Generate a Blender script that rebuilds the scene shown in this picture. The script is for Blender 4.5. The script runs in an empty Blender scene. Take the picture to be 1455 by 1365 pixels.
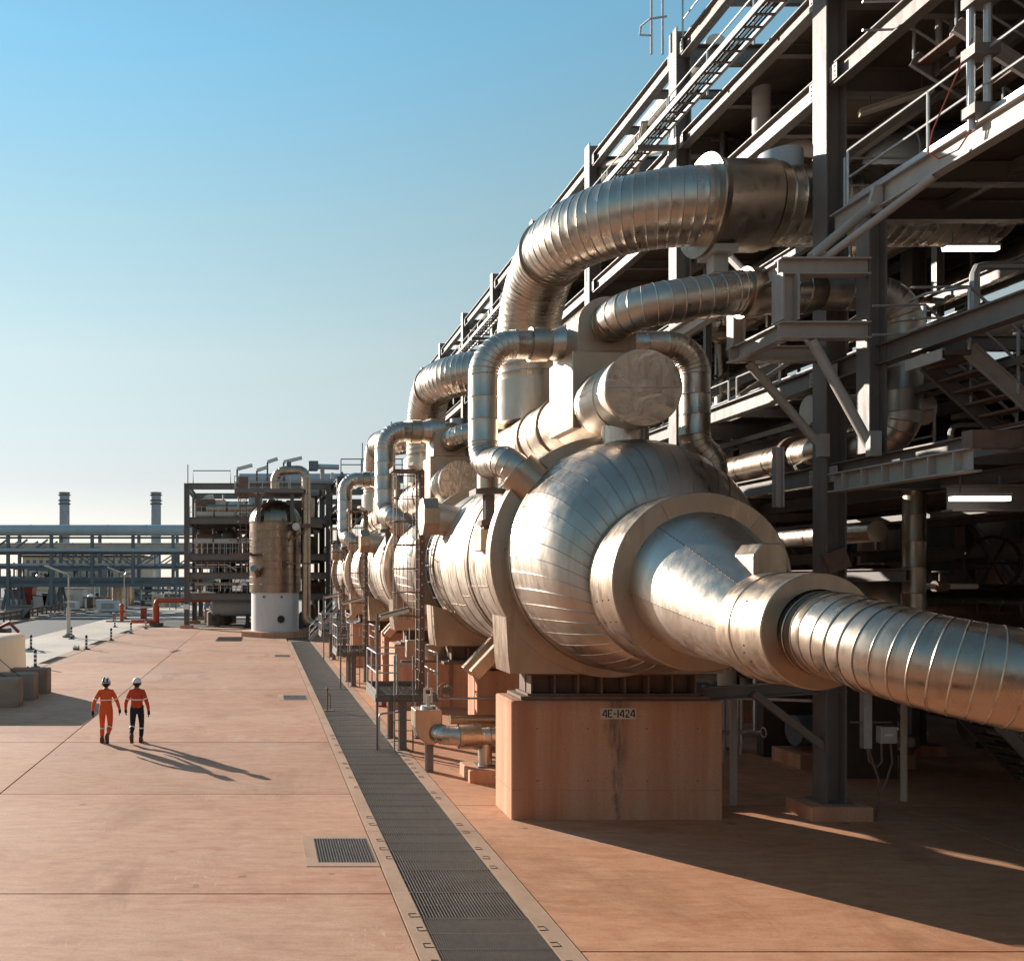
import bpy, bmesh, math, random
from mathutils import Vector as V, Matrix

random.seed(7)
scene = bpy.context.scene
COL = scene.collection
PI = math.pi

# ------------------------------------------------------------------ camera, light, exposure
CAM_H = 4.6
cam_data = bpy.data.cameras.new('camera')
cam = bpy.data.objects.new('camera', cam_data); COL.objects.link(cam)
cam.location = (0, 0, CAM_H)
cam.rotation_euler = (PI / 2, 0, 0)
cam_data.sensor_width = 36.0
cam_data.sensor_fit = 'HORIZONTAL'
cam_data.lens = 1250 / 1455 * 36.0
cam_data.shift_x = (727.5 - 372) / 1455
cam_data.shift_y = (824 - 682.5) / 1455
cam_data.clip_end = 6000
scene.camera = cam

SUN_EL = math.radians(17.0)
SUN_DIR = V((-0.62, 0.785, 0)).normalized()          # horizontal direction towards the sun
world = bpy.data.worlds.new('World'); scene.world = world
world.use_nodes = True
wn = world.node_tree
sky = wn.nodes.new('ShaderNodeTexSky'); sky.sky_type = 'NISHITA'
sky.sun_disc = False
sky.sun_elevation = SUN_EL
sky.sun_rotation = math.atan2(SUN_DIR.x, SUN_DIR.y)
sky.altitude = 0; sky.air_density = 1.0; sky.dust_density = 0.0; sky.ozone_density = 1.0
bg = wn.nodes['Background']; bg.inputs['Strength'].default_value = 0.134
tint = wn.nodes.new('ShaderNodeMix'); tint.data_type = 'RGBA'; tint.blend_type = 'MULTIPLY'; tint.inputs[0].default_value = 1.0
# the air is slightly turquoise overhead and milky towards the horizon, all round
tco = wn.nodes.new('ShaderNodeTexCoord'); sxyz = wn.nodes.new('ShaderNodeSeparateXYZ'); wn.links.new(tco.outputs['Generated'], sxyz.inputs[0])
grad = wn.nodes.new('ShaderNodeValToRGB'); el_ = grad.color_ramp.elements
while len(el_) < 7: el_.new(0.5)
for e_, (p_, c_) in zip(el_, ((0.0, (.38, .37, .60, 1)), (0.05, (.46, .40, .46, 1)), (0.11, (.52, .414, .40, 1)), (0.245, (.79, .645, .49, 1)), (0.38, (.80, .79, .61, 1)), (0.52, (.66, .92, .82, 1)), (0.9, (.74, .82, .70, 1)))):
    e_.position = p_; e_.color = c_
wn.links.new(sxyz.outputs['Z'], grad.inputs[0]); wn.links.new(grad.outputs[0], tint.inputs[7])
wn.links.new(sky.outputs[0], tint.inputs[6]); wn.links.new(tint.outputs[2], bg.inputs['Color'])

sd = bpy.data.lights.new('sun', 'SUN'); sd.energy = 4.7; sd.angle = math.radians(0.5)
sd.color = (1.0, 0.91, 0.80)
sun = bpy.data.objects.new('sun', sd); COL.objects.link(sun)
to_sun = V((SUN_DIR.x * math.cos(SUN_EL), SUN_DIR.y * math.cos(SUN_EL), math.sin(SUN_EL)))
sun.rotation_euler = to_sun.to_track_quat('Z', 'Y').to_euler()
sun.location = (-30, 40, 30)

vs = scene.view_settings
vs.view_transform = 'Standard'; vs.look = 'None'; vs.exposure = 0.92; vs.gamma = 1.0; vs.use_curve_mapping = False
scene.cycles.max_bounces = 8
scene.cycles.glossy_bounces = 4
scene.cycles.diffuse_bounces = 4
scene.cycles.sample_clamp_indirect = 6.0

# ------------------------------------------------------------------ helpers
BASE = {}

def root(name, label, cat, loc=(0, 0, 0), group=None, rz=0.0):
    o = bpy.data.objects.new(name, None); COL.objects.link(o)
    o.empty_display_size = 0.3
    o.location = loc
    if rz: o.rotation_euler = (0, 0, rz)
    o['label'] = label; o['category'] = cat
    if group: o['group'] = group
    BASE[o.name] = V(loc)
    return o

def tag(o, label=None, cat=None, group=None, kind=None):
    if label: o['label'] = label
    if cat: o['category'] = cat
    if group: o['group'] = group
    if kind: o['kind'] = kind
    return o

def copy_tree(o, parent=None, dloc=None, label=None, group=None):
    c = o.copy(); COL.objects.link(c)
    BASE[c.name] = BASE.get(o.name, V((0, 0, 0)))
    if parent is not None: c.parent = parent
    if dloc is not None: c.location = V(o.location) + V(dloc)
    if label: c['label'] = label
    if group: c['group'] = group
    for ch in list(o.children): copy_tree(ch, c)
    return c

class MB:
    """collects vertices and faces of one mesh object (world metres)"""
    def __init__(s): s.v = []; s.f = []; s.m = []
    def add(s, vs, fs, mi=0):
        n = len(s.v); s.v += [V(p) for p in vs]; s.f += [tuple(i + n for i in f) for f in fs]; s.m += [mi] * len(fs)
        return s
    def box(s, x0, x1, y0, y1, z0, z1, mi=0):
        return s.add([(x0,y0,z0),(x1,y0,z0),(x1,y1,z0),(x0,y1,z0),(x0,y0,z1),(x1,y0,z1),(x1,y1,z1),(x0,y1,z1)],
                     [(0,3,2,1),(4,5,6,7),(0,1,5,4),(1,2,6,5),(2,3,7,6),(3,0,4,7)], mi)
    def cbox(s, x0, x1, y0, y1, z0, z1, c=0.03, mi=0):
        """box with chamfered vertical and top edges"""
        pts = []
        for z, i in ((z0, 0), (z1 - c, 0), (z1, c)):
            for (x, y) in ((x0+i+c,y0+i),(x1-i-c,y0+i),(x1-i,y0+i+c),(x1-i,y1-i-c),(x1-i-c,y1-i),(x0+i+c,y1-i),(x0+i,y1-i-c),(x0+i,y0+i+c)):
                pts.append((x, y, z))
        fs = [tuple(range(7, -1, -1)), tuple(range(16, 24))]
        for k in range(2):
            for i in range(8):
                j = (i + 1) % 8
                fs.append((k*8+i, k*8+j, k*8+8+j, k*8+8+i))
        return s.add(pts, fs, mi)
    def frame(s, p0, p1, up):
        d = (V(p1) - V(p0)).normalized(); up = V(up)
        if abs(d.dot(up.normalized())) > 0.99: up = V((1, 0, 0)) if abs(d.x) < 0.9 else V((0, 1, 0))
        sx = d.cross(up).normalized(); uz = sx.cross(d).normalized()
        return d, sx, uz
    def bar(s, p0, p1, w, h, up=(0, 0, 1), mi=0):
        """rectangular bar, w across, h along up"""
        p0 = V(p0); p1 = V(p1); d, sx, uz = s.frame(p0, p1, up)
        q = []
        for p in (p0, p1):
            for a, b in ((-1,-1),(1,-1),(1,1),(-1,1)): q.append(p + sx*(a*w/2) + uz*(b*h/2))
        return s.add(q, [(0,1,2,3),(7,6,5,4),(0,4,5,1),(1,5,6,2),(2,6,7,3),(3,7,4,0)], mi)
    def ibeam(s, p0, p1, w, h, up=(0, 0, 1), tf=0.03, tw=0.018, mi=0):
        """I section: flanges w wide, total height h along up"""
        p0 = V(p0); p1 = V(p1); d, sx, uz = s.frame(p0, p1, up)
        a, b, t, g = w/2, h/2, tw/2, tf
        prof = [(-a,-b),(a,-b),(a,-b+g),(t,-b+g),(t,b-g),(a,b-g),(a,b),(-a,b),(-a,b-g),(-t,b-g),(-t,-b+g),(-a,-b+g)]
        n = 12; q = []
        for p in (p0, p1): q += [p + sx*x + uz*y for x, y in prof]
        fs = [(i, i+n, (i+1) % n + n, (i+1) % n) for i in range(n)]
        fs += [(0,1,2,11),(11,2,3,10),(10,3,4,9),(9,4,5,8),(8,5,6,7)]
        fs += [tuple(reversed([i+n for i in f])) for f in [(0,1,2,11),(11,2,3,10),(10,3,4,9),(9,4,5,8),(8,5,6,7)]]
        return s.add(q, fs, mi)
    def channel(s, p0, p1, w, h, up=(0, 0, 1), t=0.02, mi=0):
        """C section open towards +side"""
        p0 = V(p0); p1 = V(p1); d, sx, uz = s.frame(p0, p1, up)
        prof = [(-w/2,-h/2),(w/2,-h/2),(w/2,-h/2+t),(-w/2+t,-h/2+t),(-w/2+t,h/2-t),(w/2,h/2-t),(w/2,h/2),(-w/2,h/2)]
        n = 8; q = []
        for p in (p0, p1): q += [p + sx*x + uz*y for x, y in prof]
        fs = [(i, i+n, (i+1) % n + n, (i+1) % n) for i in range(n)]
        for f in [(0,1,2,3),(0,3,4,7),(4,5,6,7)]:
            fs.append(f); fs.append(tuple(reversed([i+n for i in f])))
        return s.add(q, fs, mi)
    def rings(s, rs, cap0=True, cap1=True, mi=0):
        n = len(rs[0]); q = []
        for r in rs: q += r
        fs = []
        for k in range(len(rs) - 1):
            for i in range(n):
                j = (i+1) % n
                fs.append((k*n+i, k*n+j, (k+1)*n+j, (k+1)*n+i))
        if cap0: fs.append(tuple(range(n-1, -1, -1)))
        if cap1: fs.append(tuple((len(rs)-1)*n + i for i in range(n)))
        return s.add(q, fs, mi)
    def cyl(s, p0, p1, r0, r1=None, n=16, caps=True, mi=0):
        if r1 is None: r1 = r0
        p0 = V(p0); p1 = V(p1); d, sx, uz = s.frame(p0, p1, (0, 0, 1))
        rs = []
        for p, r in ((p0, r0), (p1, r1)):
            rs.append([p + sx*(r*math.cos(2*PI*i/n)) + uz*(r*math.sin(2*PI*i/n)) for i in range(n)])
        return s.rings(rs, caps, caps, mi)
    def lathe(s, p0, d, prof, n=48, caps=(True, True), mi=0, ref=(0, 0, 1)):
        """prof: list of (along, radius)"""
        p0 = V(p0); d = V(d).normalized(); _, sx, uz = s.frame(p0, p0 + d, ref)
        rs = []
        for a, r in prof:
            c = p0 + d * a
            rs.append([c + sx*(r*math.cos(2*PI*i/n)) + uz*(r*math.sin(2*PI*i/n)) for i in range(n)])
        return s.rings(rs, caps[0], caps[1], mi)
    def tube(s, pts, r, n=8, caps=True, mi=0):
        """pipe along points with parallel-transported frame"""
        st = [V(p) for p in pts]
        T = []
        for i in range(len(st)):
            a = st[max(i-1, 0)]; b = st[min(i+1, len(st)-1)]
            T.append((b - a).normalized())
        fr = transport(T)
        rs = []
        for i, p in enumerate(st):
            a, b = fr[i]
            rr = r[i] if isinstance(r, (list, tuple)) else r
            rs.append([p + a*(rr*math.cos(2*PI*k/n)) + b*(rr*math.sin(2*PI*k/n)) for k in range(n)])
        return s.rings(rs, caps, caps, mi)
    def ball(s, c, r, nu=16, nv=8, sz=1.0, mi=0):
        c = V(c); q = []; fs = []
        for j in range(1, nv):
            t = PI * j / nv
            for i in range(nu): q.append(c + V((r*math.sin(t)*math.cos(2*PI*i/nu), r*math.sin(t)*math.sin(2*PI*i/nu), r*sz*math.cos(t))))
        top = len(q); q += [c + V((0,0,r*sz)), c - V((0,0,r*sz))]
        for j in range(nv-2):
            for i in range(nu):
                k = (i+1) % nu
                fs.append((j*nu+i, (j+1)*nu+i, (j+1)*nu+k, j*nu+k))
        for i in range(nu):
            k = (i+1) % nu
            fs.append((top, i, k)); fs.append((top+1, (nv-2)*nu+k, (nv-2)*nu+i))
        return s.add(q, fs, mi)
    def torus(s, c, d, R, r, n=24, m=8, mi=0):
        c = V(c); d = V(d).normalized(); _, sx, uz = s.frame(c, c + d, (0, 0, 1))
        q = []; fs = []
        for i in range(n):
            t = 2*PI*i/n; o = sx*math.cos(t) + uz*math.sin(t)
            for j in range(m):
                u = 2*PI*j/m; q.append(c + o*(R + r*math.cos(u)) + d*(r*math.sin(u)))
        for i in range(n):
            for j in range(m):
                a, b = (i+1) % n, (j+1) % m
                fs.append((i*m+j, a*m+j, a*m+b, i*m+b))
        return s.add(q, fs, mi)
    def prism(s, poly, axis, a0, a1, mi=0):
        """poly: 2D list; axis 'y' -> poly is (x,z); 'x' -> (y,z); 'z' -> (x,y)"""
        def mk(p, a):
            return (p[0], a, p[1]) if axis == 'y' else (a, p[0], p[1]) if axis == 'x' else (p[0], p[1], a)
        n = len(poly)
        q = [mk(p, a0) for p in poly] + [mk(p, a1) for p in poly]
        fs = [tuple(range(n)), tuple(range(2*n-1, n-1, -1))]
        fs += [(i, i+n, (i+1) % n + n, (i+1) % n) for i in range(n)]
        return s.add(q, fs, mi)
    def build(s, name, mat, parent=None, smooth=False, angle=35, origin=None, bevel=0):
        me = bpy.data.meshes.new(name)
        off = V((0, 0, 0))
        if parent is not None: off = BASE[parent.name]
        elif origin is not None: off = V(origin)
        me.from_pydata([tuple(p - off) for p in s.v], [], s.f)
        mats = mat if isinstance(mat, (list, tuple)) else [mat]
        for m in mats: me.materials.append(m)
        if len(mats) > 1: me.polygons.foreach_set('material_index', s.m)
        bm = bmesh.new(); bm.from_mesh(me)
        bmesh.ops.recalc_face_normals(bm, faces=bm.faces)
        bm.to_mesh(me); bm.free()
        if smooth:
            me.polygons.foreach_set('use_smooth', [True] * len(me.polygons))
            me.set_sharp_from_angle(angle=math.radians(angle))
        me.update()
        o = bpy.data.objects.new(name, me); COL.objects.link(o)
        BASE[o.name] = off
        if parent is not None: o.parent = parent
        else: o.location = off
        if bevel:
            b = o.modifiers.new('edge', 'BEVEL'); b.width = bevel; b.segments = 2; b.limit_method = 'ANGLE'
        return o

def transport(T):
    t0 = T[0]
    a = V((0, 0, 1)) if abs(t0.z) < 0.9 else V((1, 0, 0))
    a = (a - t0 * a.dot(t0)).normalized(); out = []
    for i, t in enumerate(T):
        if i:
            q = T[i-1].rotation_difference(t); a = q @ a
            a = (a - t * a.dot(t)).normalized()
        out.append((a, t.cross(a).normalized()))
    return out

def path_of(pts, rads):
    """polyline with filleted corners -> list of sections (kind, [(pos, tangent)...], length)"""
    pts = [V(p) for p in pts]; secs = []; cur = pts[0]
    for i in range(1, len(pts) - 1):
        R = rads[i-1] if isinstance(rads, (list, tuple)) else rads
        d0 = (pts[i] - pts[i-1]).normalized(); d1 = (pts[i+1] - pts[i]).normalized()
        th = d0.angle(d1)
        if th < 1e-3: continue
        t = R * math.tan(th / 2)
        a = pts[i] - d0 * t
        if (a - cur).dot(d0) > 0.01: secs.append(('line', [(cur, d0), (a, d0)], (a - cur).length))
        nrm = (d1 - d0 * d1.dot(d0)).normalized(); c = a + nrm * R
        arc = []
        N = 48
        for k in range(N + 1):
            u = th * k / N
            arc.append((c - nrm*(R*math.cos(u)) + d0*(R*math.sin(u)), d0*math.cos(u) + nrm*math.sin(u)))
        secs.append(('arc', arc, R * th)); cur = pts[i] + d1 * t
    d = (pts[-1] - pts[-2]).normalized()
    if (pts[-1] - cur).dot(d) > 0.01: secs.append(('line', [(cur, d), (pts[-1], d)], (pts[-1] - cur).length))
    return secs

def stations(secs, arc_len, line_len):
    """split a path in segments, each a list of (pos, tangent)"""
    segs = []
    for kind, sam, L in secs:
        step = arc_len if kind == 'arc' else line_len
        n = max(1, round(L / step))
        def at(u):
            x = u * (len(sam) - 1); i = min(int(x), len(sam) - 2); f = x - i
            return (sam[i][0].lerp(sam[i+1][0], f), sam[i][1].lerp(sam[i+1][1], f).normalized())
        for k in range(n):
            m = 3 if kind == 'arc' else 2
            segs.append([at((k + j / (m-1)) / n) for j in range(m)])
    return segs

def clad_pipe(parent, pts, rads, r, mat, arc_len=0.26, line_len=0.8, n=40, bead=0.014, split=True, name='cladding_ring', caps=True):
    """pipe in sheet-metal lagging: overlapping rings, one object each, or one stepped mesh"""
    segs = stations(path_of(pts, rads), arc_len, line_len)
    flat = [st for sg in segs for st in sg]
    fr = transport([t for _, t in flat]); k = 0
    whole = MB()
    for si, sg in enumerate(segs):
        L = sum((sg[i+1][0] - sg[i][0]).length for i in range(len(sg) - 1))
        stn = []
        for p, t in sg:
            stn.append((p, t, fr[k])); k += 1
        rs = []
        jit = 1 + random.uniform(-0.0025, 0.0025)
        prof = [(stn[0], r*jit - 0.002)]
        for q in stn[1:-1]: prof.append((q, r*jit))
        e = stn[-1]; w = min(0.03, L * 0.16)
        pre = (e[0] - e[1] * w, e[1], e[2])
        mid = (e[0] - e[1] * (w * 0.5), e[1], e[2])
        prof += [(pre, r*jit), (mid, r*jit + bead), (e, r*jit + bead*0.25)]
        for (p, t, (a, b)), rr in prof:
            rs.append([p + a*(rr*math.cos(2*PI*i/n)) + b*(rr*math.sin(2*PI*i/n)) for i in range(n)])
        first, last = si == 0, si == len(segs) - 1
        if split:
            mb = MB().rings(rs, first and caps, last and caps); mb.build(name, mat, parent, smooth=True, angle=32)
        else: whole.rings(rs, first and caps, last and caps)
    if not split: return whole.build(name, mat, parent, smooth=True, angle=32)

def collar(parent, p0, p1, r, mat, name='collar', n=40, lip=0.0):
    d = V(p1) - V(p0); L = d.length
    prof = [(0, r), (L, r)] if not lip else [(0, r+lip), (0.03, r+lip), (0.031, r), (L-0.031, r), (L-0.03, r+lip), (L, r+lip)]
    return MB().lathe(p0, d, prof, n=n).build(name, mat, parent, smooth=True, angle=30)

def at(px, py, Y):
    """a point of the site from its bearing and its distance down the yard (survey helper)"""
    return V(((px - 372) * Y / 1250, Y, CAM_H - (py - 824) * Y / 1250))

# ------------------------------------------------------------------ materials
def new_mat(name):
    m = bpy.data.materials.new(name); m.use_nodes = True
    nt = m.node_tree; b = nt.nodes['Principled BSDF']
    return m, nt, b

def N(nt, typ, **kw):
    n = nt.nodes.new(typ)
    for k, v in kw.items():
        if k.startswith('i_'):
            key = k[2:]
            n.inputs[int(key) if key.isdigit() else key].default_value = v
        else: setattr(n, k, v)
    return n

def noise(nt, vec, scale, detail=4, rough=0.55, stretch=None, dist=0.0):
    t = N(nt, 'ShaderNodeTexNoise'); t.inputs['Scale'].default_value = scale
    t.inputs['Detail'].default_value = detail; t.inputs['Roughness'].default_value = rough
    t.inputs['Distortion'].default_value = dist
    if stretch:
        mp = N(nt, 'ShaderNodeMapping'); mp.inputs['Scale'].default_value = stretch
        nt.links.new(vec, mp.inputs['Vector']); vec = mp.outputs[0]
    nt.links.new(vec, t.inputs['Vector'])
    return t.outputs['Fac']

def ramp(nt, fac, stops):
    r = N(nt, 'ShaderNodeValToRGB'); e = r.color_ramp.elements
    while len(e) < len(stops): e.new(0.5)
    for el, (p, c) in zip(e, stops):
        el.position = p; el.color = c if len(c) == 4 else (*c, 1)
    nt.links.new(fac, r.inputs['Fac']); return r.outputs['Color']

def maprange(nt, fac, a, b, c, d):
    m = N(nt, 'ShaderNodeMapRange'); m.inputs[1].default_value = a; m.inputs[2].default_value = b
    m.inputs[3].default_value = c; m.inputs[4].default_value = d
    nt.links.new(fac, m.inputs[0]); return m.outputs[0]

def mixc(nt, fac, a, b, mode='MIX'):
    m = N(nt, 'ShaderNodeMix', data_type='RGBA', blend_type=mode)
    for sock, val in ((m.inputs['Factor'], fac), (m.inputs['A'], a), (m.inputs['B'], b)):
        if hasattr(val, 'is_output'): nt.links.new(val, sock)
        elif isinstance(val, (int, float)): sock.default_value = val
        else: sock.default_value = (*val[:3], 1)
    # colour sockets are the third A/B pair of the Mix node
    ca = [s for s in m.inputs if s.name == 'A' and s.type == 'RGBA'][0]; cb = [s for s in m.inputs if s.name == 'B' and s.type == 'RGBA'][0]
    for sock, val in ((ca, a), (cb, b)):
        if hasattr(val, 'is_output'): nt.links.new(val, sock)
        else: sock.default_value = (*val[:3], 1)
    return [s for s in m.outputs if s.type == 'RGBA'][0]

def bump(nt, b, h, strength, dist=0.02):
    n = N(nt, 'ShaderNodeBump'); n.inputs['Strength'].default_value = strength; n.inputs['Distance'].default_value = dist
    nt.links.new(h, n.inputs['Height']); nt.links.new(n.outputs[0], b.inputs['Normal'])

def pos(nt): return N(nt, 'ShaderNodeNewGeometry').outputs['Position']
def objrand(nt): return N(nt, 'ShaderNodeObjectInfo').outputs['Random']

def metal(name, c, rough, wave=0.25, dust=0.25, metallic=1.0, wscale=1.6, dist=0.6):
    m, nt, b = new_mat(name)
    P = pos(nt)
    n1 = noise(nt, P, 0.9, 5, 0.6)
    n2 = noise(nt, P, 7.0, 5, 0.65, stretch=(1, 1, 0.25))
    n3 = noise(nt, P, wscale, 2, 0.4, dist=dist)
    rnd = objrand(nt)
    tint = ramp(nt, rnd, [(0, tuple(x*0.90 for x in c)), (1, tuple(min(1, x*1.06) for x in c))])
    c1 = mixc(nt, maprange(nt, n1, 0.35, 0.75, 0, 1), tint, tuple(x*y for x, y in zip(c, (0.86, 0.80, 0.74))))
    drip = noise(nt, P, 5.0, 4, 0.6, stretch=(1, 1, 0.07))
    c1 = mixc(nt, maprange(nt, drip, 0.56, 0.72, 0, 0.45), c1, tuple(x*y for x, y in zip(c, (0.66, 0.56, 0.47))))
    blot = noise(nt, P, 1.7, 6, 0.7)
    c1 = mixc(nt, maprange(nt, blot, 0.58, 0.72, 0, 0.35), c1, tuple(min(1, x*1.18) for x in c))
    nt.links.new(c1, b.inputs['Base Color'])
    b.inputs['Metallic'].default_value = metallic
    ad = N(nt, 'ShaderNodeMath', operation='ADD')
    nt.links.new(maprange(nt, n2, 0.3, 0.75, rough*0.72, rough*1.45), ad.inputs[0])
    nt.links.new(maprange(nt, rnd, 0, 1, -0.04, 0.06), ad.inputs[1])
    nt.links.new(ad.outputs[0], b.inputs['Roughness'])
    # light film of red dust: part of the surface turns from bare metal to dull
    if dust:
        mm = maprange(nt, noise(nt, P, 2.6, 6, 0.7, stretch=(1, 1, 0.5)), 0.5, 0.85, metallic, metallic*(1-dust))
        nt.links.new(mm, b.inputs['Metallic'])
    hs = N(nt, 'ShaderNodeMath', operation='ADD')
    sc = N(nt, 'ShaderNodeMath', operation='MULTIPLY'); sc.inputs[1].default_value = 0.06
    nt.links.new(noise(nt, P, 22.0, 3, 0.5), sc.inputs[0])
    nt.links.new(n3, hs.inputs[0]); nt.links.new(sc.outputs[0], hs.inputs[1])
    bump(nt, b, hs.outputs[0], wave, 0.05)
    return m

def paint(name, c, rough=0.55, var=0.15, scale=2.0, metallic=0.0, bmp=0.0, spec=0.4):
    m, nt, b = new_mat(name); P = pos(nt)
    n1 = noise(nt, P, scale, 6, 0.65)
    n2 = noise(nt, P, scale*6, 4, 0.6, stretch=(1, 1, 0.2))
    a = ramp(nt, n1, [(0.3, tuple(x*(1-var) for x in c)), (0.7, tuple(min(1, x*(1+var)) for x in c))])
    d = mixc(nt, maprange(nt, n2, 0.52, 0.8, 0, 0.45), a, tuple(x*y for x, y in zip(c, (0.78, 0.66, 0.56))))
    nt.links.new(d, b.inputs['Base Color'])
    nt.links.new(maprange(nt, n2, 0.3, 0.7, rough*0.85, min(1, rough*1.15)), b.inputs['Roughness'])
    b.inputs['Metallic'].default_value = metallic
    b.inputs['Specular IOR Level'].default_value = spec
    if bmp: bump(nt, b, noise(nt, P, 30, 4), bmp, 0.01)
    return m

def concrete(name, c, c2, scale=0.6, streak=(1, 1, 1), rough=0.85, bmp=0.25, perobj=0.08):
    m, nt, b = new_mat(name); P = pos(nt)
    big = noise(nt, P, scale, 6, 0.62, stretch=streak)
    fine = noise(nt, P, scale*14, 6, 0.7, stretch=streak)
    a = ramp(nt, big, [(0.28, c2), (0.5, c), (0.74, tuple(min(1, x*1.22) for x in c))])
    f = mixc(nt, maprange(nt, fine, 0.35, 0.75, 0, 0.6), a, tuple(x*0.70 for x in c))
    if perobj:
        rr = maprange(nt, objrand(nt), 0, 1, 1-perobj, 1+perobj)
        sc = N(nt, 'ShaderNodeVectorMath', operation='SCALE'); nt.links.new(f, sc.inputs[0]); nt.links.new(rr, sc.inputs['Scale']); f = sc.outputs[0]
    nt.links.new(f, b.inputs['Base Color']); b.inputs['Roughness'].default_value = rough
    b.inputs['Specular IOR Level'].default_value = 0.25
    bump(nt, b, noise(nt, P, 40, 5, 0.7), bmp, 0.006)
    return m

M = {}
M['clad'] = metal('bright_cladding', (0.53, 0.47, 0.41), 0.31, wave=0.13, dust=0.25)
M['clad_feed'] = metal('feed_pipe_cladding', (0.43, 0.355, 0.295), 0.27, wave=0.12, dust=0.15)  # darker copy of the cladding: shade on this pipe put into the colour
M['clad_shell'] = metal('shell_cladding', (0.60, 0.53, 0.46), 0.42, wave=0.12, dust=0.35)
M['clad_dome'] = metal('dome_cladding', (0.50, 0.435, 0.38), 0.36, wave=0.07, dust=0.25)
M['clad_cone'] = metal('cone_cladding', (0.56, 0.495, 0.435), 0.37, wave=0.05, dust=0.3)
M['clad_flat'] = metal('flat_sheet_cladding', (0.66, 0.54, 0.45), 0.22, wave=0.24, dust=0.1, wscale=1.8, dist=2.0)
M['clad_band'] = metal('dull_band_cladding', (0.43, 0.345, 0.275), 0.36, wave=0.14, dust=0.2)
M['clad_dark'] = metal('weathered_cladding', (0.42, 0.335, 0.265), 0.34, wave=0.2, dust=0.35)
M['tower_clad'] = metal('tower_cladding', (0.30, 0.225, 0.175), 0.30, wave=0.1, dust=0.2)
M['steel'] = paint('grey_structural_steel', (0.165, 0.145, 0.13), 0.5, 0.12, 1.2)
M['steel_pale'] = paint('pale_grey_steel', (0.38, 0.34, 0.305), 0.5, 0.12, 1.4)
M['steel_blue'] = paint('blue_grey_steel', (0.13, 0.155, 0.175), 0.6, 0.2, 0.4)
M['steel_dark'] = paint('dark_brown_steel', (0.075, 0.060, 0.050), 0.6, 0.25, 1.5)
M['rusty'] = paint('rust_brown_steel', (0.17, 0.105, 0.075), 0.65, 0.25, 3)
M['galv'] = paint('galvanised_steel', (0.46, 0.46, 0.46), 0.42, 0.12, 6, metallic=0.55)
M['grate'] = paint('grating_steel', (0.12, 0.10, 0.088), 0.5, 0.2, 2, metallic=0.35)
M['deck'] = paint('deck_plate', (0.10, 0.075, 0.058), 0.75, 0.25, 0.8)
M['orange'] = paint('orange_red_paint', (0.50, 0.085, 0.03), 0.5, 0.2, 2)
M['white'] = paint('white_paint', (0.75, 0.74, 0.71), 0.5, 0.06, 3)
M['skirt'] = paint('white_skirt', (0.62, 0.60, 0.58), 0.55, 0.06, 0.8)
M['cream'] = paint('cream_wall', (0.56, 0.47, 0.33), 0.7, 0.1, 0.6)
M['black'] = paint('black_rubber', (0.02, 0.02, 0.02), 0.6, 0.2, 3)
M['bluegrey_pipe'] = paint('blue_grey_pipe', (0.36, 0.42, 0.46), 0.45, 0.1, 0.6)
M['cream_pipe'] = paint('cream_pipe_paint', (0.55, 0.50, 0.42), 0.4, 0.1, 1.2)
M['stack'] = paint('stack_grey', (0.30, 0.34, 0.37), 0.5, 0.12, 0.6)
M['pier'] = None
M['concrete'] = None

M['concrete_pale'] = concrete('pale_concrete', (0.50, 0.42, 0.35), (0.38, 0.31, 0.26), 0.25, streak=(1, 0.5, 1))
M['kerb'] = concrete('kerb_concrete', (0.42, 0.265, 0.18), (0.31, 0.18, 0.115), 1.2, streak=(1, 0.6, 1), perobj=0.0)
M['asphalt'] = concrete('asphalt', (0.10, 0.10, 0.10), (0.075, 0.075, 0.075), 0.3, bmp=0.4, perobj=0.0)
M['dirt'] = concrete('brown_grey_ground', (0.20, 0.155, 0.125), (0.13, 0.10, 0.085), 0.08, perobj=0.0)
M['block'] = concrete('weight_block_concrete', (0.30, 0.23, 0.18), (0.24, 0.17, 0.13), 1.5)
M['dark_pit'] = paint('pit_shadow_concrete', (0.05, 0.04, 0.035), 0.9, 0.2, 2)

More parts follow.
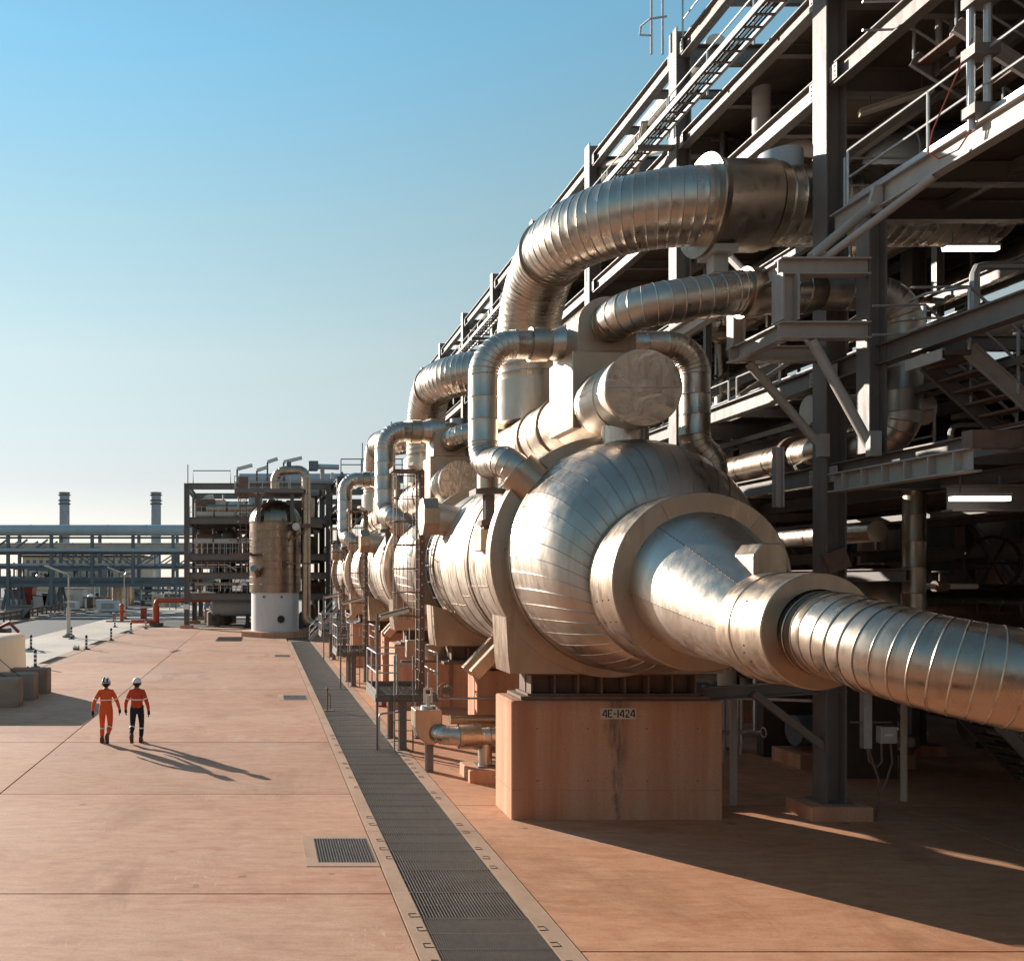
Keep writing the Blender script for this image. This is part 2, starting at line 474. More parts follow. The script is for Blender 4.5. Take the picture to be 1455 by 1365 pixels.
def pier_mat():
    m, nt, b = new_mat('pier_concrete'); P = pos(nt)
    st = noise(nt, P, 3.2, 6, 0.6, stretch=(1, 1, 0.06))
    big = noise(nt, P, 0.8, 5, 0.6)
    a = ramp(nt, st, [(0.25, (0.47, 0.19, 0.10)), (0.5, (0.57, 0.295, 0.18)), (0.78, (0.64, 0.40, 0.28))])
    a = mixc(nt, maprange(nt, big, 0.35, 0.7, 0.0, 0.55), a, (0.54, 0.33, 0.225))
    fine = noise(nt, P, 22, 6, 0.7)
    a = mixc(nt, maprange(nt, fine, 0.45, 0.8, 0, 0.4), a, (0.26, 0.13, 0.08))
    st2 = noise(nt, P, 1.1, 4, 0.6, stretch=(1, 1, 0.05))
    a = mixc(nt, maprange(nt, st2, 0.48, 0.66, 0, 0.6), a, (0.40, 0.13, 0.055))
    painted_pit = N(nt, 'ShaderNodeTexVoronoi'); painted_pit.inputs['Scale'].default_value = 7.0; nt.links.new(P, painted_pit.inputs['Vector'])
    a = mixc(nt, maprange(nt, painted_pit.outputs['Distance'], 0.05, 0.09, 0.65, 0), a, (0.16, 0.09, 0.06))
    # drip stain running down the middle of each pier (object x around 0)
    tc = N(nt, 'ShaderNodeTexCoord').outputs['Object']
    sep = N(nt, 'ShaderNodeSeparateXYZ'); nt.links.new(tc, sep.inputs[0])
    wob = noise(nt, tc, 1.6, 4, 0.6, stretch=(1, 1, 0.8))
    ad = N(nt, 'ShaderNodeMath', operation='MULTIPLY_ADD'); nt.links.new(wob, ad.inputs[0]); ad.inputs[1].default_value = 0.5
    nt.links.new(sep.outputs['X'], ad.inputs[2])
    su = N(nt, 'ShaderNodeMath', operation='SUBTRACT'); nt.links.new(ad.outputs[0], su.inputs[0]); su.inputs[1].default_value = 0.25
    ab = N(nt, 'ShaderNodeMath', operation='ABSOLUTE'); nt.links.new(su.outputs[0], ab.inputs[0])
    wid = maprange(nt, sep.outputs['Z'], 0.0, 2.3, 0.05, 0.34)
    dv = N(nt, 'ShaderNodeMath', operation='DIVIDE'); nt.links.new(ab.outputs[0], dv.inputs[0]); nt.links.new(wid, dv.inputs[1])
    mask = maprange(nt, dv.outputs[0], 0.25, 1.0, 0.75, 0.0)
    gr = noise(nt, P, 9, 5, 0.7, stretch=(1, 1, 0.15))
    mm = N(nt, 'ShaderNodeMath', operation='MULTIPLY'); nt.links.new(mask, mm.inputs[0]); nt.links.new(maprange(nt, gr, 0.35, 0.6, 0.1, 1), mm.inputs[1])
    a = mixc(nt, mm.outputs[0], a, (0.10, 0.075, 0.06))
    # darker rim along the top
    rim = maprange(nt, sep.outputs['Z'], 2.05, 2.3, 0.0, 0.5)
    m2 = N(nt, 'ShaderNodeMath', operation='MULTIPLY'); nt.links.new(rim, m2.inputs[0]); nt.links.new(st, m2.inputs[1])
    a = mixc(nt, m2.outputs[0], a, (0.12, 0.07, 0.05))
    nt.links.new(a, b.inputs['Base Color']); b.inputs['Roughness'].default_value = 0.85
    b.inputs['Specular IOR Level'].default_value = 0.25
    bump(nt, b, fine, 0.3, 0.006)
    return m
M['pier'] = pier_mat()

def floor_mat(name, c, red, pale):
    m, nt, b = new_mat(name); P = pos(nt)
    big = noise(nt, P, 0.16, 5, 0.6, stretch=(0.6, 1, 1))
    mid = noise(nt, P, 0.6, 9, 0.72, stretch=(0.6, 1.3, 1), dist=0.3)
    brush = noise(nt, P, 3.8, 9, 0.78, stretch=(0.38, 1.3, 1), dist=0.15)
    grain = noise(nt, P, 26, 5, 0.75)
    a = mixc(nt, maprange(nt, mid, 0.34, 0.66, 0, 1), red, c)
    a = mixc(nt, maprange(nt, big, 0.42, 0.68, 0, 0.75), a, pale)
    a = mixc(nt, maprange(nt, brush, 0.45, 0.72, 0, 0.65), a, tuple(min(1, x*1.22) for x in pale))
    a = mixc(nt, maprange(nt, brush, 0.47, 0.28, 0, 0.6), a, tuple(x*0.74 for x in red))
    a = mixc(nt, maprange(nt, grain, 0.5, 0.72, 0, 0.5), a, tuple(x*0.62 for x in red))
    stn = noise(nt, P, 0.33, 6, 0.72, stretch=(1, 0.7, 1), dist=0.8)
    a = mixc(nt, maprange(nt, stn, 0.53, 0.70, 0, 0.65), a, tuple(x*0.62 for x in red))
    a = mixc(nt, maprange(nt, stn, 0.40, 0.26, 0, 0.5), a, (0.52, 0.40, 0.31))
    spots = noise(nt, P, 2.3, 2, 0.4)
    a = mixc(nt, maprange(nt, spots, 0.735, 0.76, 0, 0.5), a, (0.10, 0.07, 0.055))
    # pale scrapes and a few dark tyre-like rubs
    sc = noise(nt, P, 1.4, 3, 0.5, stretch=(2.4, 0.5, 1), dist=2.2)
    w = N(nt, 'ShaderNodeMath', operation='SUBTRACT'); nt.links.new(sc, w.inputs[0]); w.inputs[1].default_value = 0.5
    ab = N(nt, 'ShaderNodeMath', operation='ABSOLUTE'); nt.links.new(w.outputs[0], ab.inputs[0])
    gate = maprange(nt, noise(nt, P, 0.5, 3, 0.5), 0.56, 0.64, 0, 1)
    lm = N(nt, 'ShaderNodeMath', operation='MULTIPLY'); nt.links.new(maprange(nt, ab.outputs[0], 0.0, 0.006, 0.55, 0), lm.inputs[0]); nt.links.new(gate, lm.inputs[1])
    a = mixc(nt, lm.outputs[0], a, (0.62, 0.50, 0.40))
    rr = maprange(nt, objrand(nt), 0, 1, 0.93, 1.07)
    v = N(nt, 'ShaderNodeVectorMath', operation='SCALE'); nt.links.new(a, v.inputs[0]); nt.links.new(rr, v.inputs['Scale'])
    nt.links.new(v.outputs[0], b.inputs['Base Color'])
    nt.links.new(maprange(nt, mid, 0.3, 0.7, 0.62, 0.85), b.inputs['Roughness'])
    b.inputs['Specular IOR Level'].default_value = 0.3
    hh = N(nt, 'ShaderNodeMath', operation='ADD'); nt.links.new(grain, hh.inputs[0]); nt.links.new(brush, hh.inputs[1])
    bump(nt, b, hh.outputs[0], 0.3, 0.006)
    return m
M['concrete'] = floor_mat('apron_concrete', (0.455, 0.24, 0.152), (0.40, 0.18, 0.10), (0.50, 0.305, 0.21))
M['concrete_red'] = floor_mat('red_floor_concrete', (0.56, 0.272, 0.15), (0.47, 0.20, 0.10), (0.60, 0.34, 0.21))

def fabric_mat():
    m, nt, b = new_mat('cream_tarpaulin'); P = pos(nt)
    n1 = noise(nt, P, 1.5, 4, 0.6)
    nt.links.new(ramp(nt, n1, [(0.3, (0.74, 0.66, 0.55)), (0.7, (0.82, 0.75, 0.65))]), b.inputs['Base Color'])
    b.inputs['Roughness'].default_value = 0.7
    tr = N(nt, 'ShaderNodeBsdfTranslucent'); tr.inputs['Color'].default_value = (0.85, 0.74, 0.62, 1)
    mx = N(nt, 'ShaderNodeMixShader'); mx.inputs[0].default_value = 0.45
    nt.links.new(b.outputs[0], mx.inputs[1]); nt.links.new(tr.outputs[0], mx.inputs[2])
    nt.links.new(mx.outputs[0], nt.nodes['Material Output'].inputs['Surface'])
    return m
M['tarp'] = fabric_mat()

def lamp_mat():
    m, nt, b = new_mat('lit_tube')
    b.inputs['Base Color'].default_value = (0.9, 0.88, 0.82, 1)
    b.inputs['Emission Color'].default_value = (1, 0.95, 0.86, 1); b.inputs['Emission Strength'].default_value = 1.6
    return m
M['tube_lit'] = lamp_mat()
M['tube_off'] = paint('lamp_diffuser', (0.62, 0.55, 0.44), 0.3, 0.05, 3)
def flat(name, c, rough=0.7):
    m, nt, b = new_mat(name)
    n1 = noise(nt, pos(nt), 9, 4, 0.6)
    nt.links.new(ramp(nt, n1, [(0.3, tuple(x*0.85 for x in c)), (0.7, tuple(min(1, x*1.12) for x in c))]), b.inputs['Base Color'])
    b.inputs['Roughness'].default_value = rough; return m
M['cloth_orange'] = flat('orange_cloth', (0.72, 0.105, 0.022), 0.85)
M['cloth_orange2'] = flat('red_orange_cloth', (0.56, 0.06, 0.018), 0.85)
M['cloth_navy'] = flat('navy_cloth', (0.012, 0.015, 0.024), 0.85)
M['skin'] = flat('skin', (0.36, 0.17, 0.11), 0.6)
M['hair'] = flat('dark_hair', (0.025, 0.017, 0.012), 0.8)
M['boot'] = flat('boot_leather', (0.06, 0.035, 0.022), 0.6)
M['glove'] = flat('dark_glove', (0.018, 0.018, 0.02), 0.8)
M['reflective'] = flat('reflective_tape', (0.80, 0.78, 0.72), 0.4)
M['red_box'] = paint('dull_red_paint', (0.30, 0.045, 0.03), 0.5, 0.2, 3)
M['plant_leaf'] = flat('dry_leaf', (0.10, 0.11, 0.04), 0.8)
# ------------------------------------------------------------------ the ground
TX0, TX1, TY0, TY1 = 2.167, 3.63, -8.0, 66.0            # drain trench
def strip(mb, x0, x1, y0, y1, z):
    mb.add([(x0,y0,z),(x1,y0,z),(x1,y1,z),(x0,y1,z)], [(0,1,2,3)])
g = MB(); R_ = 2500
strip(g, -R_, TX0, -R_, R_, -0.06); strip(g, TX1, R_, -R_, R_, -0.06)
strip(g, TX0, TX1, -R_, TY0, -0.06); strip(g, TX0, TX1, TY1, R_, -0.06)
tag(g.build('ground', M['dirt']), kind='structure')
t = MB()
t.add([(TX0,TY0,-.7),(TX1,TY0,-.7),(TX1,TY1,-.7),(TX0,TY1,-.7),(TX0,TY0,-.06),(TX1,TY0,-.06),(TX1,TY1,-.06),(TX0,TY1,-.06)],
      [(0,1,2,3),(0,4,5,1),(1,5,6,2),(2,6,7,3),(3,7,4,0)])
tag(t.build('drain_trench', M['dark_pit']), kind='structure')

# concrete apron: a bed with one slab per bay, joints left open
apron = MB(); strip(apron, -30, 1.9, -20, 100, -0.05)
apron = tag(apron.build('apron_bed', M['dark_pit']), kind='structure')
BASE[apron.name] = V((0, 0, 0))
ys = [-11.2 + 6.03 * i for i in range(0, 17)]
gap = 0.019
for i in range(len(ys) - 1):
    for (x0, x1) in ((-11.6, -5.65), (-5.65, 1.92)):
        z = random.uniform(-0.004, 0.0)
        MB().box(x0+gap, x1-gap, ys[i]+gap, ys[i+1]-gap, -0.2, z).build('concrete_slab', M['concrete'], apron)
bed2 = MB(); strip(bed2, 3.94, 60, -20, 100, -0.05)
bed2 = tag(bed2.build('plant_floor_bed', M['dark_pit']), kind='structure'); BASE[bed2.name] = V((0,0,0))
ys2 = [-10.3 + 7.07 * i for i in range(0, 15)]
for i in range(len(ys2) - 1):
    for (x0, x1) in ((3.94, 12.9), (12.9, 23.0), (23.0, 36)):
        MB().box(x0+gap, x1-gap, ys2[i]+gap, ys2[i+1]-gap, -0.2, random.uniform(-0.004, 0)).build('concrete_slab', M['concrete_red'], bed2)
# pale gutter and the lighter paving beyond
gut = MB(); gut.box(-12.35, -11.61, -20, 96, -0.2, 0.012)
tag(gut.build('gutter', M['kerb']), kind='structure')
pv = MB(); pv.box(-18.4, -12.36, -20, 104, -0.2, -0.006)
pv.box(-18.4, 60, 104.02, 190, -0.2, -0.03)
tag(pv.build('pavement', M['concrete_pale']), kind='structure')
rd = MB(); rd.box(-26.5, -18.41, -40, 240, -0.2, -0.045)
tag(rd.build('road', M['asphalt']), kind='structure')
kb = MB(); kb.box(-26.75, -26.51, -40, 240, -0.2, 0.10)
tag(kb.build('kerb', M['kerb']), kind='structure')
rd2 = MB(); rd2.box(-26.5, -4, 112, 122, -0.18, -0.018)
tag(rd2.build('side_road', M['asphalt']), kind='structure')

# trench kerbs and their grating hooks
for nm, x0, x1 in (('trench_kerb', 1.922, TX0), ('trench_kerb', TX1, 3.938)):
    k = MB(); y = TY0
    while y < TY1 - 0.1:
        k.box(x0, x1, y + 0.006, min(y + 6.02, TY1), -0.5, 0.008); y += 6.03
    tag(k.build(nm, M['kerb']), kind='structure')
hook_src = {}
for side, x in ((-1, TX0), (1, TX1)):
    y = 8.6
    while y < 26:
        if side in hook_src and random.random() < .25:
            y += 0.497; continue
        if side not in hook_src:
            h = MB(); s_ = side
            for a, b_ in (((0, -.06), (.13, -.06)), ((.13, -.06), (.13, .06)), ((.13, .06), (.03, .06))):
                h.bar((a[0]*s_, a[1], 0), (b_[0]*s_, b_[1], 0), 0.007, 0.006)
            o = h.build('grating_hook', M['black']); hook_src[side] = o
        else:
            o = hook_src[side].copy(); COL.objects.link(o)
        o.location = (x + 0.006*side, y + random.uniform(-.02,.02), 0.011); o.rotation_euler = (0, 0, random.uniform(-.12,.12)); o.scale = (random.uniform(.75,1.1), 1, 1)
        tag(o, 'small bent steel hook set in the kerb beside the drain grating', 'hook', 'hooks along the drain kerbs')
        y += 0.497
# drain covers: one panel per metre, bars along the trench
def grating_panel(x0, x1, L, pitch, th):
    g = MB(); n = int(round((x1 - x0 - 0.02) / pitch)); p = (x1 - x0 - 0.02) / n
    for i in range(n + 1):
        x = x0 + 0.01 + i * p; g.box(x - th/2, x + th/2, 0.012, L - 0.012, -0.045, 0.0)
    for y in (0.006, L/2, L - 0.006): g.box(x0 + 0.002, x1 - 0.002, y - 0.005, y + 0.005, -0.044, -0.006 if y == L/2 else 0.001)
    return g
src = None; srcn = None
y = 5.98; pi = 0
while y < TY1 - 1.0:
    near = y < 11.5
    if near:
        if srcn is None: o = srcn = grating_panel(TX0, TX1, 0.996, 0.031, 0.010).build('drain_grating', M['grate'])
        else: o = srcn.copy(); COL.objects.link(o)
    else:
        if src is None: o = src = grating_panel(TX0, TX1, 0.996, 0.044, 0.014).build('drain_grating', M['grate'])
        else: o = src.copy(); COL.objects.link(o)
    o.location = (0, y, random.uniform(-0.003, 0.003))
    if near: tag(o, 'close-barred steel grating panel at the near end of the drain trench', 'grating', 'near drain grating panels')
    else: tag(o, 'grey steel bar grating panel covering the long drain trench', 'grating', 'drain grating panels along the trench')
    y += 1.0; pi += 1
# catch basins beside the trench
for i, (yc, xa, xb, lab) in enumerate(((15.0, .92, 1.86, 'square catch basin grating nearest the camera, left of the trench'),
                                       (34.5, .85, 1.75, 'catch basin grating level with the two walking workers, left of the trench'),
                                       (53.5, .80, 1.70, 'small far catch basin grating close to the tall column vessel'))):
    r = root('catch_basin', lab, 'drain', ((xa+xb)/2, yc, 0.0), 'catch basins')
    f = MB()
    ya, yb = yc - .66, yc + .66; m = .2
    f.box(xa-m, xb+.04, ya-m, ya, -.1, .006); f.box(xa-m, xb+.04, yb, yb+m, -.1, .006); f.box(xa-m, xa, ya, yb, -.1, .006); f.box(xb, xb+.04, ya, yb, -.1, .006)
    f.build('frame', M['kerb'], r)
    MB().box(xa+.001, xb-.001, ya+.001, yb-.001, -.1, .0025).build('pit', M['dark_pit'], r)  # flat dark plate: the shade of a pit put into the colour, no recess
    b = MB(); n = 20
    for k in range(n + 1):
        x = xa + .012 + (xb-xa-.024) * k / n; b.box(x-.007, x+.007, ya+.004, yb-.004, .003, .012)
    b.build('bars', M['grate'], r)
# grates let in the gutter
for yc, lab in ((50.5,'dark grate in the pale gutter just behind the first striped bollard'),(64.5,'dark grate in the middle of the pale gutter, between two striped bollards'),(78,'farthest dark grate in the pale gutter, short of the orange pipe')):
    r = root('gutter_grate', lab, 'grate', (-11.98, yc, 0), 'gutter grates')
    b = MB(); b.box(-12.3, -11.66, yc-2.2, yc+2.2, -.05, .016); b.build('plate', M['grate'], r)
    b = MB()
    for k in range(22): b.box(-12.27, -11.69, yc-2.1+k*.2, yc-2.06+k*.2, .017, .03)
    b.build('bars', M['steel_dark'], r)
r = root('floor_grate', 'dark grate in the paving just left of the tall column plinth', 'grate', at(326, 908, 68.5))
b = MB(); c = r.location; b.box(c.x-1.0, c.x+1.0, c.y-2.2, c.y+2.6, 0.001, .012); b.build('plate', M['steel_dark'], r)
b = MB()
for k in range(14): b.box(c.x-.95, c.x+.95, c.y-2.1+k*.34, c.y-1.98+k*.34, .013, .03)
b.build('bars', M['grate'], r)
r = root('valve_key', 'thin steel valve key standing on the grating edge', 'valve key', (2.3, 31.0, 0.01))
b = MB(); b.cyl((2.3,31,0),(2.3,31,.75),.03,n=8); b.cyl((2.42,31.1,0),(2.42,31.1,.55),.015,n=6); b.bar((2.42,31.1,.55),(2.3,31,.6),.03,.03); b.ball((2.3,31,.78),.05,8,6); b.box(2.2,2.55,30.9,31.2,0,.02)
b.build('post', M['rusty'], r)
r = root('crack_weed', 'small dry weed growing in the gutter joint', 'weed', (-12.2, 58, 0))
b = MB()
for k in range(60):
    a = random.uniform(0, 6.28); l = random.uniform(.15, .4); p = V((-12.2+random.uniform(-.2,.2), 58+random.uniform(-.2,.2), 0.01))
    q = p + V((math.cos(a)*l*.6, math.sin(a)*l*.6, l)); sdv = V((math.sin(a), -math.cos(a), 0))*.02
    b.add([p-sdv, p+sdv, q], [(0,1,2)])
b.build('leaves', M['plant_leaf'], r)
# ------------------------------------------------------------------ the exchanger row
CX = 6.83                      # axis of the vessels
ZS, RS = 5.05, 2.15            # shell centre height and radius
ZN, RN = 4.57, 1.33            # front neck
def shell_prof(u):
    y = 16.6 - 1.9 * u
    k = max(0.0, 1 - u ** 2.6) ** 0.625
    R = RN + (RS - RN) * k
    return y, R, ZN + (ZS - ZN) * k

def make_kettle(dy, label, cone=True, group=None):
    r = root('kettle_exchanger', label, 'heat exchanger', (CX, 17.5 + dy, 0), group)
    # barrel of overlapping bands
    yb = 16.6; n = 72; k = 0
    while yb < 25.5 - 0.1:
        ye = min(yb + 0.93, 25.5); mb = MB(); jr = RS + random.uniform(-.004, .004)
        mb.lathe((CX, ye+dy, ZS), (0, -1, 0), [(0, jr-.003), (ye-yb-.05, jr), (ye-yb-.03, jr+.012), (ye-yb, jr+.006)], n=n, caps=(False, False))
        mb.build('shell_band', M['clad_shell'], r, smooth=True, angle=30)
        for a in (158 + 9*((int(yb*7)) % 3), 196 + 7*((int(yb*5)) % 4)):
            a = math.radians(a); d = V((math.cos(a), 0, math.sin(a)))
            MB().bar(V((CX, yb+.04+dy, ZS)) + d*(RS+.004), V((CX, ye-.03+dy, ZS)) + d*(RS+.004), .035, .008, up=d).build('band_seam', M['clad_shell'], r)
            rv = MB()
            for q in range(5): rv.box(*[v for c0 in (V((CX, yb+.12+q*.17+dy, ZS)) + d*(RS+.008),) for v in (c0.x-.01, c0.x+.01, c0.y-.01, c0.y+.01, c0.z-.01, c0.z+.01)])
            tag(rv.build('rivets', M['rusty'], r), kind='stuff')
        yb = ye
    # strap round the barrel
    MB().lathe((CX, 20.05+dy, ZS), (0, -1, 0), [(0, RS+.005), (0, RS+.03), (.09, RS+.03), (.09, RS+.005)], n=n, caps=(False, False)).build('strap', M['clad_dark'], r, smooth=True)
    # rear dome
    mb = MB(); rs = []
    for u in [0, .2, .4, .6, .75, .87, .95, .99, 1.0]:
        R = RS * max(0.02, math.sqrt(1 - u*u)); y = 25.5 + .9*u
        rs.append([(CX + R*math.cos(2*PI*i/n), y+dy, ZS + R*math.sin(2*PI*i/n)) for i in range(n)])
    mb.rings(rs).build('rear_head', M['clad_dome'], r, smooth=True)
    # front dome made of gores
    NG = 44; us = [math.sin(t/14*PI/2) for t in range(15)]
    for gi in range(NG):
        a0 = 2*PI*gi/NG; a1 = 2*PI*(gi+1)/NG; vs_ = []; fs = []
        lift = random.uniform(0, .002)
        cols = [0, .34, .67, .93, .97, 1.02]; lifts = [0, 0, 0, 0, .006, .005]
        for u in us:
            y, R, zc = shell_prof(u)
            for c, l in zip(cols, lifts):
                a = a0 + (a1-a0)*c; RR = R + (l + lift)*(1 if u > .02 else .3)
                vs_.append((CX + RR*math.cos(a), y+dy - (l+lift)*u, zc + RR*math.sin(a)))
        w = len(cols)
        for i in range(len(us)-1):
            for j in range(w-1): fs.append((i*w+j, i*w+j+1, (i+1)*w+j+1, (i+1)*w+j))
        mb = MB().add(vs_, fs); o = mb.build('gore_panel', M['clad_dome'], r, smooth=True, angle=25)
    # girth ring: flat annulus and band
    RG = 2.33; GX = CX - .11
    def girth(y0, y1, nm):
        mb = MB(); mb.lathe((GX, y1+dy, ZS), (0, -1, 0), [(0, RS-.12), (0, RG), (y1-y0-.015, RG), (y1-y0, RG-.012), (y1-y0, RS-.12)], n=80, caps=(False, False))
        mb.build(nm, M['clad_band'], r, smooth=True, angle=30)
    girth(16.92, 17.25, 'girth_ring'); girth(25.35, 25.8, 'rear_ring')
    for a in (20, 75, 128, 172, 205):
        a = math.radians(a); d = V((math.cos(a), 0, math.sin(a)))
        MB().bar(V((GX, 16.915+dy, ZS)) + d*(RS-.06), V((GX, 16.915+dy, ZS)) + d*(RG-.01), .012, .012, up=(0,1,0)).build('ring_seam', M['clad_dark'], r)
    # saddles, lagged, on ribbed steel feet
    for (ya, yb2) in ((16.93, 17.95), (24.1, 25.1)):
        poly = [(4.78,2.80),(8.88,2.80),(8.92,3.12),(8.94,3.9)]
        for k in range(0, 25):
            a = math.radians(-36 - (144-36)*k/24); poly.append((CX + (RS+.005)*math.cos(a), ZS + (RS+.005)*math.sin(a)))
        poly += [(4.70,3.9),(4.72,3.5),(4.74,3.12)]
        # wings that widen the ring down to the foot
        mb = MB(); mb.prism(poly, 'y', ya+dy, yb2+dy); mb.build('saddle', M['clad_band'], r)
        fb = MB(); fb.box(5.15, 8.5, ya+.12+dy, yb2-.1+dy, 2.36, 2.40); fb.box(5.15, 8.5, ya+.12+dy, yb2-.1+dy, 2.76, 2.80)
        fb.box(5.2, 8.45, ya+.45+dy, ya+.5+dy, 2.40, 2.76)
        for k in range(8): fb.box(5.22+k*.455, 5.25+k*.455, ya+.14+dy, yb2-.12+dy, 2.40, 2.76)
        fb.box(5.0, 8.65, ya+.05+dy, yb2-.02+dy, 2.29, 2.36)
        fb.build('saddle_foot', M['rusty'], r)
    # channel band ahead of the dome
    mb = MB(); mb.lathe((CX, 14.76+dy, ZN), (0, -1, 0), [(0, 1.0), (0, RN-.08), (.12, RN-.08), (.16, 1.34)], n=72, caps=(False, False)); mb.build('neck', M['clad_dark'], r, smooth=True)
    prof = [(0, 1.2), (0, 1.40), (.32, 1.40), (.33, 1.408), (.36, 1.40), (.95, 1.40), (.965, 1.385), (.965, 1.06)]
    MB().lathe((CX, 14.6+dy, ZN), (0, -1, 0), prof, n=80, caps=(False, False)).build('channel_ring', M['clad_band'], r, smooth=True, angle=30)
    for a in (48, 118, 228, 300):
        a = math.radians(a); d = V((math.cos(a), 0, math.sin(a)))
        MB().bar(V((CX, 13.632+dy, ZN)) + d*1.08, V((CX, 13.632+dy, ZN)) + d*1.39, .012, .012, up=(0,1,0)).build('channel_seam', M['clad_dark'], r)
    sw_ = MB()
    for a in (150, 165, 195, 212, 228):
        for yy in (14.35, 14.1, 13.85):
            aa = math.radians(a + yy*3); sw_.ball((CX+1.402*math.cos(aa), yy+dy, ZN+1.402*math.sin(aa)), .013, 6, 4)
    tag(sw_.build('screws', M['black'], r), kind='stuff')
    if cone:
        # eccentric cone in six sheets, standing seams between
        NP = 6; rs0, z0, y0 = 1.13, ZN, 13.72; rs1, z1, y1 = 0.62, 3.99, 11.75
        for p in range(NP):
            vs_ = []; fs = []; w = 13
            for i in range(9):
                u = i/8; R = rs0 + (rs1-rs0)*u + .03*math.sin(PI*u); zc = z0 + (z1-z0)*u; y = y0 + (y1-y0)*u
                for j in range(w):
                    a = 2*PI*(p + j/(w-1))/NP + math.radians(8.0)
                    RR = R + (.010 if j == w-1 else 0) + (.006 if j == w-2 else 0)
                    vs_.append((CX + RR*math.cos(a), y+dy, zc + RR*math.sin(a)))
            for i in range(8):
                for j in range(w-1): fs.append((i*w+j, i*w+j+1, (i+1)*w+j+1, (i+1)*w+j))
            MB().add(vs_, fs).build('cone_sheet', M['clad_cone'], r, smooth=True, angle=50)
            a = 2*PI*p/NP + math.radians(8.0); d = V((math.cos(a), 0, math.sin(a)))
            q0 = V((CX, y0+dy, z0)) + d*(rs0+.006); q1 = V((CX, y1+dy, z1)) + d*(rs1+.010); qm = (q0+q1)/2 + d*.03
            s = MB(); s.tube([q0, qm, q1], .006, 5)
            for k in range(26):
                pp = q0.lerp(q1, (k+.5)/26) + d*(.03*math.sin(PI*(k+.5)/26)); s.box(pp.x-.006, pp.x+.006, pp.y-.008, pp.y+.008, pp.z-.006, pp.z+.007)
            s.build('cone_seam', M['rusty'], r)
        # boxed nozzle on the cone
        q = V((6.86, 12.1+dy, 4.88)); mb = MB()
        pl = [(-.22,-.30),(.24,-.30),(.24,.12),(.14,.22),(-.10,.22),(-.22,.06)]
        mb.prism([(q.x+a, q.z+b) for a, b in pl], 'y', q.y-.22, q.y+.30); mb.build('nozzle_box', M['clad_band'], r, bevel=.015)
        prof = [(0, .5), (0, .72), (.02, .735), (.34, .735), (.36, .722), (1.05, .722), (1.065, .71), (1.065, .52)]
        MB().lathe((CX, 11.84+dy, 3.97), (0, -1, 0), prof, n=72, caps=(False, False)).build('outlet_collar', M['clad_band'], r, smooth=True, angle=30)
        sc = MB()
        for a in (150, 158, 166, 196, 204, 214):
            for yy in (11.7, 11.25):
                aa = math.radians(a); sc.ball((CX+.725*math.cos(aa), yy+dy-.05*(a % 3), 3.97+.725*math.sin(aa)), .012, 6, 4)
        tag(sc.build('screws', M['black'], r), kind='stuff')
    else:
        MB().lathe((CX, 13.66+dy, ZN), (0, -1, 0), [(0, 1.08), (.12, 1.05), (.2, .8), (.24, .02)], n=48).build('channel_cover', M['clad_flat'], r, smooth=True)
    # side manway: stub with octagonal lagging box
    mb = MB(); mb.cyl((5.2, 23.3+dy, 6.1), (4.4, 23.3+dy, 6.28), .42, n=32); mb.build('manway_neck', M['clad_shell'], r, smooth=True)
    oc = [(23.3+dy + .52*math.cos(PI/8 + k*PI/4), 6.27 + .52*math.sin(PI/8 + k*PI/4)) for k in range(8)]
    MB().prism(oc, 'x', 4.22, 4.62).build('manway_box', M['clad_band'], r, bevel=.012)
    # conduits following the curve of the shell
    for off in (0, .16, .3):
        ptsl = []
        for k in range(28):
            a = math.radians(140 + 105*k/27); ptsl.append((CX + (RS+.07)*math.cos(a), 24.35+off+dy+.03*math.sin(k), ZS + (RS+.07)*math.sin(a)))
        MB().tube(ptsl, .018, 6).build('conduit', M['black'], r, smooth=True)
    cl = MB()
    for k in range(9):
        a = math.radians(145 + 12*k); d = V((math.cos(a), 0, math.sin(a))); p = V((CX, 24.3+dy, ZS)) + d*(RS+.07)
        cl.bar(p, p + V((0,.42,0)), .03, .02, up=d)
    cl.build('conduit_clips', M['galv'], r)
    # drain boot struts under the barrel
    for yy in (20.9, 21.7):
        MB().bar((5.05, yy+dy, 2.35), (5.75, yy+dy, 3.1), .30, .22, up=(0,1,0)).build('sump_nozzle', M['clad_band'], r, bevel=.02)
    MB().cyl((5.9, 18.3+dy, 2.62), (5.9, 24+dy, 2.62), .13, n=14).build('sump_pipe', M['clad_dark'], r, smooth=True)
    return r

K1 = make_kettle(0, 'huge bright metal-clad kettle heat exchanger in front, with ribbed dome and cone')
K2 = make_kettle(14.7, 'second kettle heat exchanger behind the front one, partly hidden by the ladder cage', cone=False, group='kettle heat exchangers in a row')
K3 = copy_tree(K2, dloc=(0, 15.0, 0), label='farthest kettle heat exchanger of the row, nearest to the tall column')
K1['group'] = 'kettle heat exchangers in a row'

